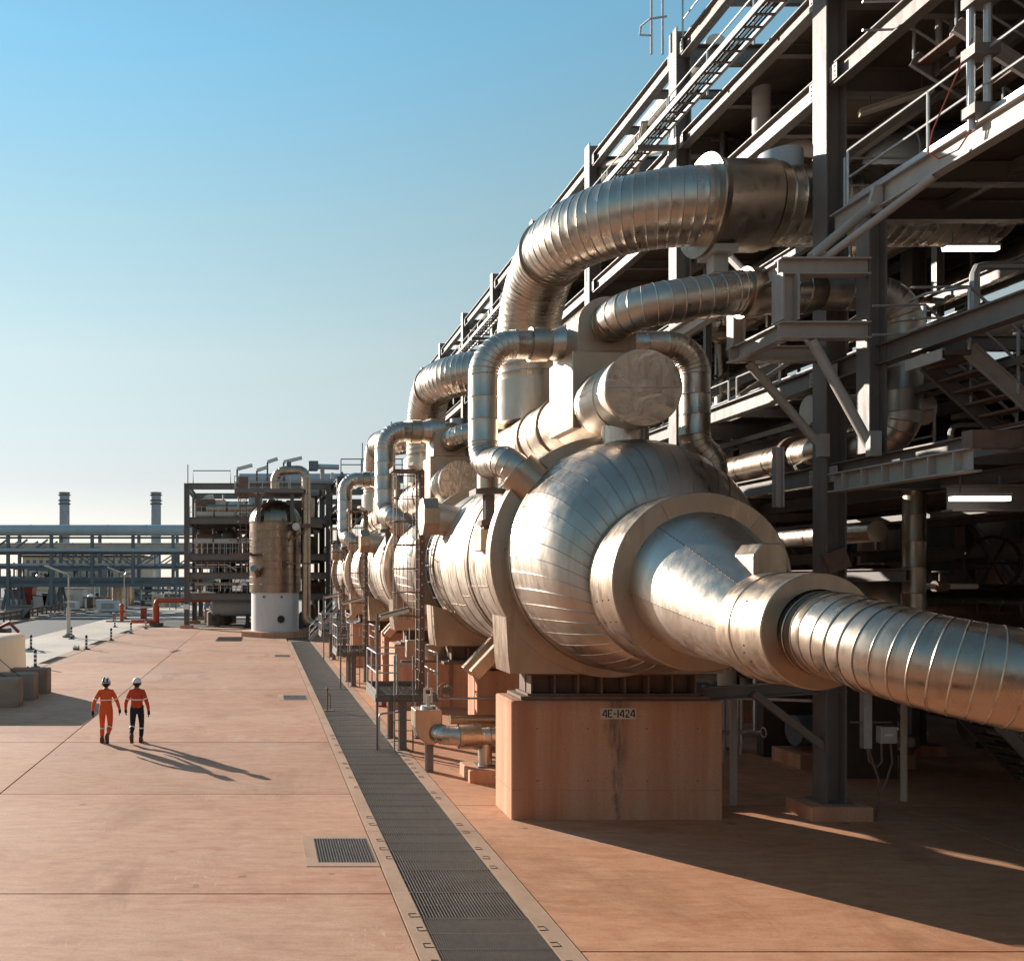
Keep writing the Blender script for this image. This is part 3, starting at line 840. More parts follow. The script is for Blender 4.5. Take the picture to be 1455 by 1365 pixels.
# ---- concrete piers
def make_pier(y0, y1, x0, x1, h, label, plate=False):
    r = root('concrete_pier', label, 'pier', ((x0+x1)/2, y0, 0), 'concrete piers under the exchangers')
    MB().cbox(x0, x1, y0, y1, -.05, h, .025).build('block', M['pier'], r)
    for zz in (.75, 1.75):
        for f in (.12, .36, .64, .88):
            xx = x0 + (x1-x0)*f; MB().cyl((xx,y0-.0015,zz),(xx,y0-.003,zz),.014,n=10).build('tie_hole', M['steel_dark'], r)  # dark discs: the shade inside tie holes put into the colour
    ln = MB(); ln.box(x0-.004, x1+.004, y0-.004, y1+.004, .56, .572); ln.build('pour_line', M['kerb'], r)
    gp = MB(); gp.box(x0+.2, x1-.2, y0+.12, y1-.1, h-.01, h+.015); gp.build('grout_pad', M['steel_dark'], r)
    return r
P1 = make_pier(16.9, 18.07, 4.80, 8.86, 2.285, 'wide front concrete pier carrying the painted number plate')
make_pier(31.8, 33.2, 4.80, 8.86, 2.285, 'concrete pier behind the near access platform, under the second exchanger')
make_pier(46.6, 47.9, 4.80, 8.86, 2.285, 'small-looking far concrete pier under the third exchanger')
make_pier(24.1, 25.2, 5.9, 10.3, 2.12, 'shaded concrete pier behind the lagged elbow pipe, under the rear of the front exchanger')
make_pier(38.8, 39.9, 5.4, 8.86, 2.285, 'concrete pier under the rear of the second exchanger')

# number plate with stencil characters
pl = root('number_plate', 'pale number plate stencilled 4E-1424 on the front concrete pier', 'sign', (6.845, 16.893, 2.04))
MB().box(6.505, 7.185, 16.888, 16.899, 1.935, 2.145).build('plate', M['cream_pipe'], pl)
def stencil(ch):
    """strokes on a 4 x 6 grid"""
    return {'4': [((0.2,2.2),(2.3,6.0)),((0,1.75),(1.9,1.75)),((2.8,0),(2.8,5.9)),((2.5,1.75),(3.6,1.75))],
            'E': [((0.45,0),(0.45,6)),((1.2,5.6),(3.4,5.6)),((1.2,3.0),(2.6,3.0)),((1.2,0.4),(3.4,0.4))],
            '-': [((0.4,2.8),(2.4,2.8))], '1': [((0.8,0),(0.8,6))],
            '2': [((0.4,4.6),(0.8,5.4)),((0.8,5.4),(1.6,5.8)),((2.0,5.8),(2.9,5.2)),((2.9,5.2),(3.0,4.2)),((3.0,4.2),(2.4,3.0)),((2.1,2.6),(0.5,0.7)),((0.3,0.4),(3.4,0.4))]}[ch]
x = 6.54; sc_ = .15/6
for ch in '4E-1424':
    mb = MB()
    for (a, b_) in stencil(ch):
        p0 = V((x + a[0]*sc_, 16.886, 1.965 + a[1]*sc_)); p1 = V((x + b_[0]*sc_, 16.886, 1.965 + b_[1]*sc_))
        mb.bar(p0, p1, .0225, .004, up=(0,1,0))
    mb.build('character', M['black'], pl)
    x += {'-': .072, '1': .052}.get(ch, .103)

# ---- feed pipe leaving the cone
fp = root('feed_pipe', 'large ribbed metal-clad pipe sweeping right from the cone of the front exchanger', 'pipe', (6.83, 10.7, 0))
clad_pipe(fp, [(6.83, 11.3, 3.98), (6.83, 10.3, 3.93), (7.05, 9.15, 3.70), (8.7, 8.55, 3.42), (16.0, 8.2, 3.0)], [.5, 1.35, 2.2], .515, M['clad_feed'], .135, .16, n=56, bead=.008)
pr = root('under_pipe', 'darker pipe running low beneath the big ribbed feed pipe', 'pipe', (8.4, 10.0, 0))
clad_pipe(pr, [(8.4, 12.3, 3.3), (8.4, 10.6, 3.25), (9.8, 9.6, 3.05), (16, 9.2, 2.75)], [.6, 1.0], .27, M['clad_dark'], .3, .8, n=28)

# ---- vapour drum above each exchanger
def make_drum(dy, label):
    r = root('vapour_drum', label, 'drum', (CX, 20+dy, 7.2), 'vapour drums above the exchangers')
    Z = 8.04
    MB().lathe((CX, 15.72+dy, Z), (0, 1, 0), [(0, .02), (0, .685), (.02, .70), (.06, .70)], n=56, caps=(True, False)).build('end_cover', M['clad_flat'], r, smooth=True, angle=30)
    MB().box(CX-.70, CX+.70, 15.712+dy, 15.719+dy, Z-.006, Z+.004).build('cover_seam', M['clad_dark'], r)
    yb = 15.78
    for ye in (16.35, 17.25, 18.75, 19.6, 20.5, 21.4, 22.3, 23.2, 24.1, 25.0):
        MB().lathe((CX, ye+dy, Z), (0, -1, 0), [(0, .677), (ye-yb-.04, .68), (ye-yb-.02, .69), (ye-yb, .683)], n=56, caps=(False, False)).build('drum_band', M['clad_shell'], r, smooth=True, angle=30)
        a = math.radians(170 + 12*(int(ye*3) % 3)); d = V((math.cos(a), 0, math.sin(a)))
        MB().bar(V((CX, yb+.03+dy, Z)) + d*.683, V((CX, ye-.03+dy, Z)) + d*.683, .03, .008, up=d).build('band_seam', M['clad_shell'], r); yb = ye
    MB().lathe((CX, 25.0+dy, Z), (0, 1, 0), [(0, .68), (.1, .62), (.2, .4), (.24, .02)], n=48, caps=(False, True)).build('rear_cover', M['clad_dome'], r, smooth=True)
    for yy in (19.62, 21.1): MB().lathe((CX, yy+dy, Z), (0, 1, 0), [(0,.685),(0,.73),(.06,.73),(.06,.685)], n=56, caps=(False, False)).build('strap', M['clad_dark'], r, smooth=True)
    for yy in (16.55, 21.6, 24.0): MB().cyl((CX, yy+dy, 6.9), (CX, yy+dy, Z-.4), .42, n=36).build('riser_neck', M['clad'], r, smooth=True)
    # tall lagging box round the top nozzle, rounded hood on top
    MB().box(CX-.70, CX+.72, 17.35+dy, 18.75+dy, 7.6, 9.12).build('lagging_box', M['clad_band'], r, bevel=.02)
    poly = [(CX-.55,9.12),(CX+.62,9.12)]
    for k in range(13):
        a = PI*k/12; poly.append((CX+.035+.58*math.cos(a), 9.66+.58*math.sin(a)))
    MB().prism(poly, 'y', 17.5+dy, 18.95+dy).build('hood', M['clad_band'], r, smooth=True, angle=40)
    return r
D1 = make_drum(0, 'horizontal drum with round crinkled end cover above the front exchanger')
copy_tree(D1, dloc=(0, 14.7, 0), label='horizontal drum above the second exchanger, its end cover half hidden')
copy_tree(D1, dloc=(0, 29.7, 0), label='smallest-looking horizontal drum above the farthest exchanger')

# ---- big overhead pipe A
def make_big_pipe(dy, label):
    r = root('overhead_pipe', label, 'pipe', (6.9, 22.9+dy, 8.7), 'big overhead pipes from drums to structure')
    clad_pipe(r, [(6.9,22.9+dy,8.68),(6.9,22.9+dy,12.35),(6.9,18.25+dy,12.35),(15.2,18.25+dy,12.35)], [2.0, 2.25], .785, M['clad'], .175, .215 if dy == 0 else .5, n=56, bead=.007)
    # joint ring between the two elbows, flange at the drum, flared collar by the structure
    MB().lathe((6.9, 20.75+dy, 12.35), (0,1,0), [(0,.78),(0,.845),(.07,.845),(.07,.78)], n=56, caps=(False,False)).build('joint_ring', M['clad_dark'], r, smooth=True)
    MB().lathe((6.9, 22.9+dy, 8.66), (0,0,1), [(0,.5),(0,.90),(1.05,.90),(1.05,.78)], n=48, caps=(False,False)).build('base_collar', M['clad'], r, smooth=True, angle=30)
    prof = [(0,.78),(0,1.02),(.03,1.03),(.18,.93),(.2,.905),(1.25,.905),(1.27,.78)]
    MB().lathe((9.1, 18.25+dy, 12.35), (1,0,0), prof, n=56, caps=(False,False)).build('flared_collar', M['clad_dark'], r, smooth=True, angle=25)
    MB().lathe((10.38, 18.25+dy, 12.35), (1,0,0), [(0,.78),(.02,.86),(.18,.86),(.2,.80)], n=48, caps=(False,False)).build('end_ring', M['clad_dark'], r, smooth=True)
    MB().cyl((10.75, 18.25+dy, 12.9), (10.75, 18.25+dy, 13.42), .42, n=32).build('top_nozzle', M['bluegrey_pipe'], r, smooth=True)
    sh = MB(); sh.box(9.2, 9.7, 17.9+dy, 18.6+dy, 11.3, 11.45); sh.box(9.3, 9.6, 18.1+dy, 18.4+dy, 10.95, 11.3); sh.build('pipe_shoe', M['steel_pale'], r)
    return r
A1 = make_big_pipe(0, 'largest ribbed overhead pipe arching from the front drum to the steel structure')
A2 = copy_tree(A1, dloc=(0, 14.3, 0), label='second big overhead pipe, its elbow seen behind the thinner pipe bends')
copy_tree(A1, dloc=(0, 30.0, 0), label='farthest big overhead pipe, only its elbow showing against the sky')

# ---- pipe B: from the hood to the bracket frame and down
def make_pipe_b(dy, label):
    r = root('hood_pipe', label, 'pipe', (6.95, 17.9+dy, 9.85), 'pipes from drum hoods into the structure')
    clad_pipe(r, [(6.95,18.7+dy,9.72),(6.95,16.55+dy,9.72),(8.9,16.55+dy,10.0),(10.15,16.55+dy,10.0)], [.62,.9], .40, M['clad'], .15, .25, n=44, bead=.010)
    MB().lathe((9.05,16.55+dy,10.0),(1,0,0),[(0,.40),(0,.47),(.04,.48),(.35,.44),(.36,.40)],n=44,caps=(False,False)).build('collar', M['clad_dark'], r, smooth=True, angle=30)
    MB().lathe((10.15,16.55+dy,10.0),(1,0,0),[(0,.40),(.12,.38),(.35,.31),(.36,.31)],n=40,caps=(False,False)).build('reducer', M['clad_dark'], r, smooth=True, angle=40)
    clad_pipe(r, [(10.5,16.55+dy,10.0),(12.05,16.55+dy,10.0),(12.05,16.55+dy,7.3),(11.4,17.8+dy,7.12)], [.62,.5], .32, M['clad_shell'], .15, .45, n=36, bead=.008)
    MB().cyl((11.55,16.55+dy,10.2),(11.55,16.55+dy,10.6),.17,n=20).build('top_branch', M['steel_pale'], r, smooth=True)
    return r
B1 = make_pipe_b(0, 'ribbed pipe from the rounded hood through the pale bracket frame, dropping in a loop')
copy_tree(B1, dloc=(0, 14.7, 0), label='ribbed hood pipe of the second exchanger, mostly hidden')

# ---- pipe C (right) and pipe D (left)
rc = root('right_drop_pipe', 'ribbed pipe dropping on the right of the round drum cover into the front exchanger', 'pipe', (9.1, 18.5, 9.57))
clad_pipe(rc, [(7.2,18.5,9.52),(9.1,18.5,9.52),(9.1,18.5,7.45),(9.62,18.5,6.95),(8.7,18.5,6.1)], [.62,.42,.34], .305, M['clad'], .11, .5, n=40, bead=.008)
def make_pipe_d(dy, zt, rr, xv, label, group):
    r = root('left_drop_pipe', label, 'pipe', (xv, 18.5+dy, zt), group)
    clad_pipe(r, [(6.3,18.5+dy,zt),(xv,18.5+dy,zt),(xv,18.5+dy,7.02),(xv+.10,17.12+dy,6.92),(xv+.68,16.98+dy,6.36)], [.66,.5,.34], rr, M['clad'], .11, .55, n=40, bead=.008)
    MB().lathe((xv+.98,18.5+dy,zt),(1,0,0),[(0,rr),(0,rr+.055),(.36,rr+.055),(.36,rr)],n=40,caps=(False,False)).build('collar', M['clad_dark'], r, smooth=True, angle=30)
    MB().lathe((xv+1.4,18.5+dy,zt),(1,0,0),[(0,rr),(.3,rr+.10),(.34,rr+.10),(.8,rr+.10)],n=40,caps=(False,False)).build('reducer', M['clad'], r, smooth=True, angle=15)
    p0 = V((xv+.30,17.07+dy,6.73)); d = V((.58,-.14,-.56)).normalized()
    MB().lathe(p0, d, [(0,rr),(0,rr+.11),(.55,rr+.11),(.56,rr)], n=40, caps=(False,False)).build('nozzle_collar', M['clad_band'], r, smooth=True, angle=30)
    # trunnion stub, spring support and its boxed bracket on the shell
    s = MB(); s.cyl((xv+.05,18.3+dy,7.05),(xv+.05,18.3+dy,6.5),rr*.72,n=28); s.build('trunnion', M['clad'], r, smooth=True)
    MB().box(xv-.22,xv+.62,18.2+dy,18.8+dy,6.38,6.50).build('support_plate', M['steel'], r)
    MB().ibeam((xv+.12,18.5+dy,6.38),(xv+.12,18.5+dy,5.86),.2,.2,up=(0,1,0)).build('support_stem', M['steel'], r)
    b = MB(); b.box(xv-.08,xv+.34,18.3+dy,18.7+dy,5.74,5.86); b.box(xv-.02,xv+.26,18.35+dy,18.65+dy,5.66,5.74); b.build('spring_base', M['rusty'], r)
    b = MB(); b.box(xv-.12,xv+.32,18.2+dy,18.75+dy,5.2,5.66); b.build('bracket_box', M['clad_band'], r, bevel=.02)
    return r
DD1 = make_pipe_d(0, 9.55, .303, 4.65, 'ribbed pipe bend dropping on the left of the hood into the front exchanger', 'left drop pipes')
DD2 = make_pipe_d(14.7, 10.2, .385, 4.65, 'middle ribbed pipe bend, dropping before the second exchanger in front of the sky', 'left drop pipes')
DD3 = copy_tree(DD2, dloc=(-.1, 15.0, -.1), label='farthest and smallest ribbed pipe bend, next to the far stair')

# ---- access platforms with caged ladders
def make_platform(dy, label):
    r = root('access_platform', label, 'platform', (3.95, 24.9+dy, 0), 'access platforms with caged ladders')
    x0, x1, y0, y1, zd = 3.1, 4.75, 23.75+dy, 25.85+dy, 1.52
    for (x, y) in ((3.82, y0+.15), (3.78, y1-.15), (4.58, y1-.15)):
        MB().ibeam((x,y,0),(x,y,zd-.2),.2,.2,up=(0,1,0)).build('leg', M['steel'], r)
        MB().box(x-.16,x+.16,y-.16,y+.16,0,.03).build('base_plate', M['steel'], r)
    e = MB()
    for (a, b_) in (((x0,y0),(x1,y0)),((x0,y1),(x1,y1)),((x0,y0),(x0,y1)),((x1,y0),(x1,y1))): e.channel((*a,zd-.1),(*b_,zd-.1),.07,.2)
    e.build('edge_channel', M['steel'], r)
    d = MB()
    n = 26
    for k in range(n+1):
        y = y0+.04 + (y1-y0-.08)*k/n; d.box(x0+.04,x1-.04,y-.008,y+.008,zd-.03,zd+.004)
    for k in range(8):
        x = x0+.1+(x1-x0-.2)*k/7; d.box(x-.004,x+.004,y0+.04,y1-.04,zd-.028,zd+.002)
    d.build('deck_grating', M['grate'], r)
    posts = [(x0,y0),(x0,y1),((x0+x1)/2,y1),(x1,y1),(x1,y0),(x0,(y0+y1)/2),(x0+.55,y0)]
    for (x,y) in posts: MB().cyl((x,y,zd-.1),(x,y,zd+1.1),.024,n=8).build('rail_post', M['galv'], r, smooth=True)
    for z in (zd+1.1, zd+.58):
        MB().tube([(x0+.55,y0,z),(x0,y0,z),(x0,y1,z),(x1,y1,z)],.022,7).build('handrail', M['galv'], r, smooth=True)
        MB().tube([(x1,y1,z),(x1,y0,z),(x1-.1,y0-.02,z-.03)],.022,7).build('handrail', M['galv'], r, smooth=True)
    k = MB(); k.box(x0-.01,x0,y0,y1,zd,zd+.12); k.box(x0,x1,y1,y1+.01,zd,zd+.12); k.build('toe_plate', M['steel'], r)
    # short ladder from the ground
    for x in (3.56, 4.06):
        MB().bar((x,y0-.12,0),(x,y0-.12,zd+1.05),.03,.07,up=(0,1,0)).build('ladder_stile', M['steel'], r)
    g_ = MB()
    for k in range(5): MB().cyl((3.56,y0-.12,.28+.28*k),(4.06,y0-.12,.28+.28*k),.013,n=6).build('rung', M['steel'], r)
    # tall caged ladder to the top of the vessel
    xl, yl, zt = 4.37, 24.35+dy, 7.62
    MB().channel((xl+.05,yl,zd),(xl+.05,yl,zt),.14,.20,up=(0,1,0)).build('tall_stile', M['rusty'], r)
    hl = MB()
    for k in range(20): hl.cyl((xl+.05,yl-.101,zd+.25+k*.3),(xl+.05,yl-.104,zd+.25+k*.3),.02,n=8)
    tag(hl.build('bolt_holes', M['reflective'], r), kind='stuff')  # pale discs: light through the bolt holes put into the colour
    MB().bar((xl,yl+.5,zd),(xl,yl+.5,zt),.05,.08,up=(0,1,0)).build('tall_stile', M['rusty'], r)
    g_ = MB()
    for k in range(21): g_.cyl((xl,yl,zd+.3+.28*k),(xl,yl+.5,zd+.3+.28*k),.012,n=6)
    g_.build('tall_ladder_rungs', M['rusty'], r)
    for k in range(7):
        z = 3.6 + k*.66; pts = []
        for q in range(15):
            a = PI/2 + PI*q/14; pts.append((xl-.08 + .64*math.cos(a), yl+.25 + .40*math.sin(a), z))
        MB().tube([(xl,yl+.65,z)]+pts+[(xl,yl-.15,z)],.016,6).build('cage_hoop', M['rusty'], r, smooth=True)
    for q in range(0,15,2):
        a = PI/2 + PI*q/14; x = xl-.08+.62*math.cos(a); y = yl+.25+.38*math.sin(a)
        MB().bar((x,y,3.5),(x,y,zt),.035,.014).build('cage_bar', M['rusty'], r)
    b = MB(); b.box(xl-.75,xl+.1,yl-.1,yl+.65,zt,zt+.04); b.box(xl-.75,xl-.70,yl-.1,yl+.65,zt+.02,zt+.12); b.build('top_landing', M['rusty'], r)
    b = MB(); b.bar((xl-.05,yl-.1,zt+.04),(xl-.3,yl-.25,zt+.16),.22,.10); b.build('floodlight', M['tube_off'], r)
    return r
PF1 = make_platform(0, 'nearest steel access platform with caged ladder beside the front exchanger')
PF2 = copy_tree(PF1, dloc=(.15, 14.2, 0), label='middle access platform with caged ladder, beside the second exchanger')
PF3 = copy_tree(PF1, dloc=(.35, 27.0, 0), label='farthest access platform with caged ladder at the end of the drain trench')

def make_tube_lamp(x, y, L, label):
    r = root('tube_lamp', label, 'lamp', (x, y, 0), 'tilted tube lamps on poles along the exchangers')
    MB().cyl((x,y,0),(x,y,3.72),.035,n=10).build('pole', M['steel'], r, smooth=True)
    d = V((.965,0,.26)); p0 = V((x+.08,y,3.60)); p1 = p0 + d*L
    MB().bar(p0 + V((0,0,.05)), p1 + V((0,0,.05)), .16, .05).build('housing', M['steel'], r)
    MB().bar(p0 - V((0,0,.02)), p1 - V((0,0,.02)), .15, .09).build('diffuser', M['tube_off'], r)
    MB().bar(p0, p0 - d*.1 + V((0,0,-.1)), .05, .05).build('clamp', M['steel'], r)
    return r
make_tube_lamp(3.12, 23.8, .80, 'tilted tube lamp on a pole at the nearest access platform')
make_tube_lamp(3.35, 37.4, .86, 'tilted tube lamp on a pole at the middle access platform')
make_tube_lamp(3.55, 50.4, .90, 'tilted tube lamp on a pole at the farthest access platform')

# ---- lagged elbow valve line at the trench
r = root('lagged_valve_line', 'short metal-clad pipe with boxed valve and handwheel left of the front pier', 'valve line', (4.2, 20.9, 0))
clad_pipe(r, [(4.08,21.0,1.02),(4.25,20.6,.97),(4.75,20.5,.96),(9.5,20.5,.96)], [.25,.3], .225, M['clad'], .09, .55, n=32, bead=.008)
MB().lathe((4.58,20.5,.96),(1,0,0),[(0,.225),(0,.29),(.5,.29),(.5,.225)],n=32,caps=(False,False)).build('collar', M['clad_band'], r, smooth=True, angle=30)
pl_ = [(-.36,.42),(.28,.42),(.28,-.26),(.10,-.40),(-.08,-.40),(-.30,-.22),(-.36,0)]
MB().prism([(3.98+a, 1.12+b_) for a, b_ in pl_], 'y', 20.75, 21.35).build('valve_box', M['clad_band'], r, bevel=.02)
v = MB(); v.cyl((3.98,21.05,1.54),(3.98,21.05,1.60),.18,n=16); v.cyl((3.98,21.05,1.6),(3.98,21.05,1.86),.05,n=10); v.cyl((3.98,21.05,2.0),(3.98,21.05,2.4),.018,n=6); v.bar((3.90,21.05,1.66),(3.90,21.05,2.0),.02,.05); v.bar((4.06,21.05,1.66),(4.06,21.05,2.0),.02,.05); v.bar((3.88,21.05,2.0),(4.08,21.05,2.0),.03,.05)
v.build('valve_yoke', M['galv'], r)
h = MB(); h.torus((4.40,21.1,1.95),(0.35,1,0),.17,.016); h.bar((4.23,21.15,1.95),(4.57,21.05,1.95),.02,.02); h.bar((4.40,21.1,1.78),(4.40,21.1,2.12),.02,.02,up=(0,1,0)); h.build('handwheel', M['rusty'], r)
MB().cyl((4.40,21.1,1.95),(4.6,21.6,1.95),.09,n=12).build('valve_bonnet', M['rusty'], r)
MB().cyl((5.2,20.5,.30),(5.2,20.5,.85),.16,n=24).build('support_stub', M['clad'], r, smooth=True)
MB().box(4.98,5.42,20.25,20.75,.28,.31).build('stub_plate', M['steel'], r)
MB().ibeam((4.03,21.2,0),(4.03,21.2,.7),.18,.18,up=(0,1,0)).build('leg', M['steel'], r)
MB().cyl((4.7,22.0,1.12),(9.3,22.0,1.12),.12,n=16).build('rear_pipe', M['clad_band'], r, smooth=True)
r = root('pipe_footing', 'low red concrete footing under the stub of the lagged valve line', 'footing', (5.4, 20.3, 0))
MB().cbox(4.72,6.1,19.95,21.0,-.05,.28,.02).build('block', M['pier'], r)
r = root('hoop_rail', 'grey bent pipe rail standing at the edge of the drain grating', 'rail', (3.3, 25.0, 0))
MB().tube([(3.2,24.0,0),(3.2,24.0,.86),(3.22,24.02,.93),(3.3,24.05,.96),(3.95,24.35,.96)],.028,8).build('tube', M['galv'], r, smooth=True)
r = root('fire_box', 'small red and white fire box on the ground behind the nearest platform', 'box', (4.35, 32, 0))
MB().box(4.2,4.55,32,32.3,0,.42).build('box', M['red_box'], r, bevel=.02); MB().box(4.21,4.36,31.985,31.998,.05,.38).build('panel', M['white'], r)
r = root('junction_shelf', 'boxy lagged valve cluster on a rail behind the nearest ladder', 'valve cluster', (4.9, 25.4, 2.3))
MB().box(4.75,5.35,25.2,25.6,2.3,2.75).build('lagging_box', M['clad_band'], r, bevel=.015); MB().box(4.2,4.6,25.5,25.8,2.35,2.85).build('lagging_box', M['clad_band'], r, bevel=.015)
b = MB(); b.tube([(4.3,25.6,2.85),(4.3,25.6,3.2),(4.7,25.6,3.25),(5.1,25.5,3.2),(5.1,25.4,2.75)],.02,6); b.ball((4.7,25.6,3.28),.06,8,6); b.build('impulse_lines', M['galv'], r)
MB().bar((4.0,25.3,2.27),(9.0,25.3,2.27),.1,.06).build('carrier_rail', M['steel'], r)
MB().cyl((4.6,24.0,1.38),(9.5,24.0,1.38),.03,n=8).build('thin_line', M['galv'], r)
# ------------------------------------------------------------------ the steel process structure on the right
PM = root('process_structure', 'tall grey open steel structure of columns, beams and decks behind the exchangers', 'steel structure', (17, 17, 0))
PITCH = 6.15; KS = list(range(-2, 8)); YC = [17.2 + PITCH*k for k in KS]
XR = [11.1, 17.3, 23.6]
LV = {'A': 6.85, 'B': 8.8, 'C': 14.55, 'D': 16.3, 'T': 18.75}
for xi, x in enumerate(XR):
    for y in YC:
        top = 19.15 if xi == 0 else 18.7
        MB().ibeam((x,y,.30),(x,y,top),.42,.40,up=(1,0,0),tf=.035,tw=.025).build('column', M['steel'], PM)
        MB().cbox(x-.62,x+.58,y-.42,y+.42,-.05,.27,.015).build('pedestal', M['pier'], PM)
        MB().box(x-.30,x+.30,y-.30,y+.30,.27,.305).build('base_plate', M['steel'], PM)
for nm, z in LV.items():
    h = .42 if nm in 'CT' else .36
    for xi, x in enumerate(XR):
        for i in range(len(YC)-1):
            if nm == 'B' and xi == 0 and YC[i] > 48: continue
            MB().ibeam((x,YC[i]+.21,z-h/2),(x,YC[i+1]-.21,z-h/2),.24,h,tf=.025).build('beam', M['steel'], PM)
    for y in YC:
        for i in range(2):
            if nm == 'T' and i == 1 and random.random() < .3: continue
            MB().ibeam((XR[i]+.22,y,z-.24),(XR[i+1]-.22,y,z-.24),.26,.48,tf=.03).build('cross_beam', M['steel'], PM)
# joists and decks
for nm, z in LV.items():
    if nm == 'T': continue
    for i in range(len(YC)-1):
        for f in (1/3, 2/3):
            y = YC[i] + PITCH*f
            MB().ibeam((XR[0]+.14,y,z-.13),(XR[2],y,z-.13),.15,.25,tf=.02).build('joist', M['steel'], PM)
        x0 = 11.28 if nm in 'CD' else (13.2 if nm == 'A' else 12.4)
        if nm == 'B' and i % 3 == 1: continue
        MB().box(x0,23.9,YC[i]+.02,YC[i+1]-.02,z+.004,z+.05).build('deck', M['deck'], PM)
    # stringer beams under the decks, seen from below
    for x in (13.2, 15.2, 19.4, 21.5):
        MB().ibeam((x,YC[0],z-.40),(x,YC[-1],z-.40),.16,.28,tf=.02).build('stringer', M['steel'], PM)
# roof pieces added over the top steelwork to keep the inside dark
for i in range(len(YC)-1):
    MB().box(14.4,23.6,YC[i]+.05,YC[i+1]-.05,18.77,18.82).build('deck', M['deck'], PM)
    for f in (.33,.66):
        y = YC[i]+PITCH*f; MB().ibeam((11.2,y,18.6),(17.3,y,18.6),.14,.22,tf=.018).build('joist', M['steel'], PM)
# sloping braces
for i, (za, zb) in ((2,(8.8,14.1)),(4,(8.8,14.1)),(6,(6.8,14.1)),(3,(16.3,18.4)),(5,(16.3,18.4))):
    MB().cyl((11.35,YC[i]+.2,za),(11.35,YC[i+1]-.2,zb),.09,n=10).build('brace', M['steel_pale'], PM, smooth=True)
for x in (17.3, 23.6):
    for i in (1,3,5,7):
        MB().cyl((x,YC[i]+.2,.4),(x,YC[i+1]-.2,6.4),.1,n=8).build('brace', M['steel'], PM, smooth=True)
for i in range(4, 9, 2):
    MB().cyl((11.3,YC[i],6.4),(17.1,YC[i],.9),.1,n=8).build('brace', M['steel'], PM, smooth=True)
# short stanchion near the vessel
MB().ibeam((9.92,16.9,6.0),(9.92,16.9,7.15),.14,.16,up=(1,0,0)).build('stub_post', M['steel_pale'], PM)

def railing(parent, x, y0, y1, z, mat='galv', step=1.9, axis='y', kick=True):
    """handrail run along y (or along x when axis is 'x')"""
    def P(a, zz): return (x, a, zz) if axis == 'y' else (a, x, zz)
    n = max(1, round((y1-y0)/step))
    for k in range(n+1):
        a = y0 + (y1-y0)*k/n; MB().cyl(P(a,z),P(a,z+1.08),.026,n=8).build('rail_post', M[mat], parent, smooth=True)
    for zz in (1.08,.56): MB().cyl(P(y0,z+zz),P(y1,z+zz),.023,n=8).build('handrail', M[mat], parent, smooth=True)
    if kick: MB().bar(P(y0,z+.08),P(y1,z+.08),.012,.14).build('toe_plate', M[mat], parent)

# cantilevered walkway on level D
for i in range(len(YC)-1):
    y0, y1 = YC[i]+.05, YC[i+1]-.05
    if YC[i] > 10:
        railing(PM, 10.78, y0, y1, 16.32, step=2.0, kick=False)
    if 28 < YC[i] < 50: railing(PM, 10.9, y0, y1, 14.6, step=2.0, kick=False)
# upper post with hooped ladder end, left of the second column
for x in (10.75, 10.45):
    MB().cyl((x,23.6,18.7),(x,23.6,21.8),.035,n=8).build('ladder_stile', M['galv'], PM, smooth=True)
for z in (19.2,20.2,21.2):
    MB().tube([(10.45,23.6,z),(10.1,23.5,z-.05),(10.0,23.2,z),(10.1,22.9,z),(10.5,22.8,z)],.03,6).build('ladder_hoop', M['galv'], PM, smooth=True)
railing(PM, 11.1, 12, 23.2, 18.8, step=1.8, kick=False)

# near bay platform B2 right of the first column
ZB = 11.62
MB().ibeam((11.05,4.6,ZB-.2),(11.05,16.95,ZB-.2),.22,.40,tf=.03).build('platform_beam', M['steel_pale'], PM)
for y in (5.2, 8.4, 11.6, 14.8, 16.3):
    MB().ibeam((11.17,y,ZB-.2),(17.1,y,ZB-.2),.2,.36,tf=.025).build('cross_beam', M['steel'], PM)
for x in (12.6, 14.2, 15.8): MB().ibeam((x,4.6,ZB-.12),(x,16.9,ZB-.12),.14,.2).build('joist', M['steel'], PM)
MB().box(11.2,17.2,4.6,16.3,ZB+.004,ZB+.05).build('deck', M['deck'], PM)
railing(PM, 11.06, 6.6, 16.6, ZB, step=2.0)
railing(PM, 16.9, 11.2, 14.2, ZB, axis='x', kick=False)
# posts of the support under B2 and the bracket frame
MB().ibeam((10.93,15.77,6.87),(10.93,15.77,ZB-.41),.34,.32,up=(1,0,0)).build('post', M['steel'], PM)
def bracket(y, lab):
    for z in (10.15, 9.02):
        MB().ibeam((9.16,y,z),(10.755 if y < 16.5 else 10.88,y,z),.22,.30,tf=.03).build('bracket_beam', M['steel_pale'], PM)
bracket(15.62, 'f'); bracket(17.25, 'r')
MB().ibeam((9.30,15.62,9.18),(9.30,15.62,10.0),.34,.30,up=(1,0,0)).build('bracket_post', M['steel_pale'], PM)
MB().ibeam((9.30,17.25,9.18),(9.30,17.25,10.0),.24,.24,up=(1,0,0)).build('bracket_post', M['steel_pale'], PM)
for z in (10.15, 9.02): MB().ibeam((9.30,15.78,z),(9.30,17.12,z),.2,.30,tf=.03).build('bracket_beam', M['steel_pale'], PM)
MB().ibeam((9.30,17.4,10.15),(9.75,22.9,10.3),.22,.28,tf=.03).build('bracket_beam', M['steel_pale'], PM)
MB().cyl((9.55,17.25,8.85),(10.86,17.1,7.2),.085,n=14).build('bracket_strut', M['steel_pale'], PM, smooth=True)
MB().cyl((9.75,15.6,8.85),(10.80,15.6,6.95),.085,n=14).build('bracket_strut', M['steel_pale'], PM, smooth=True)
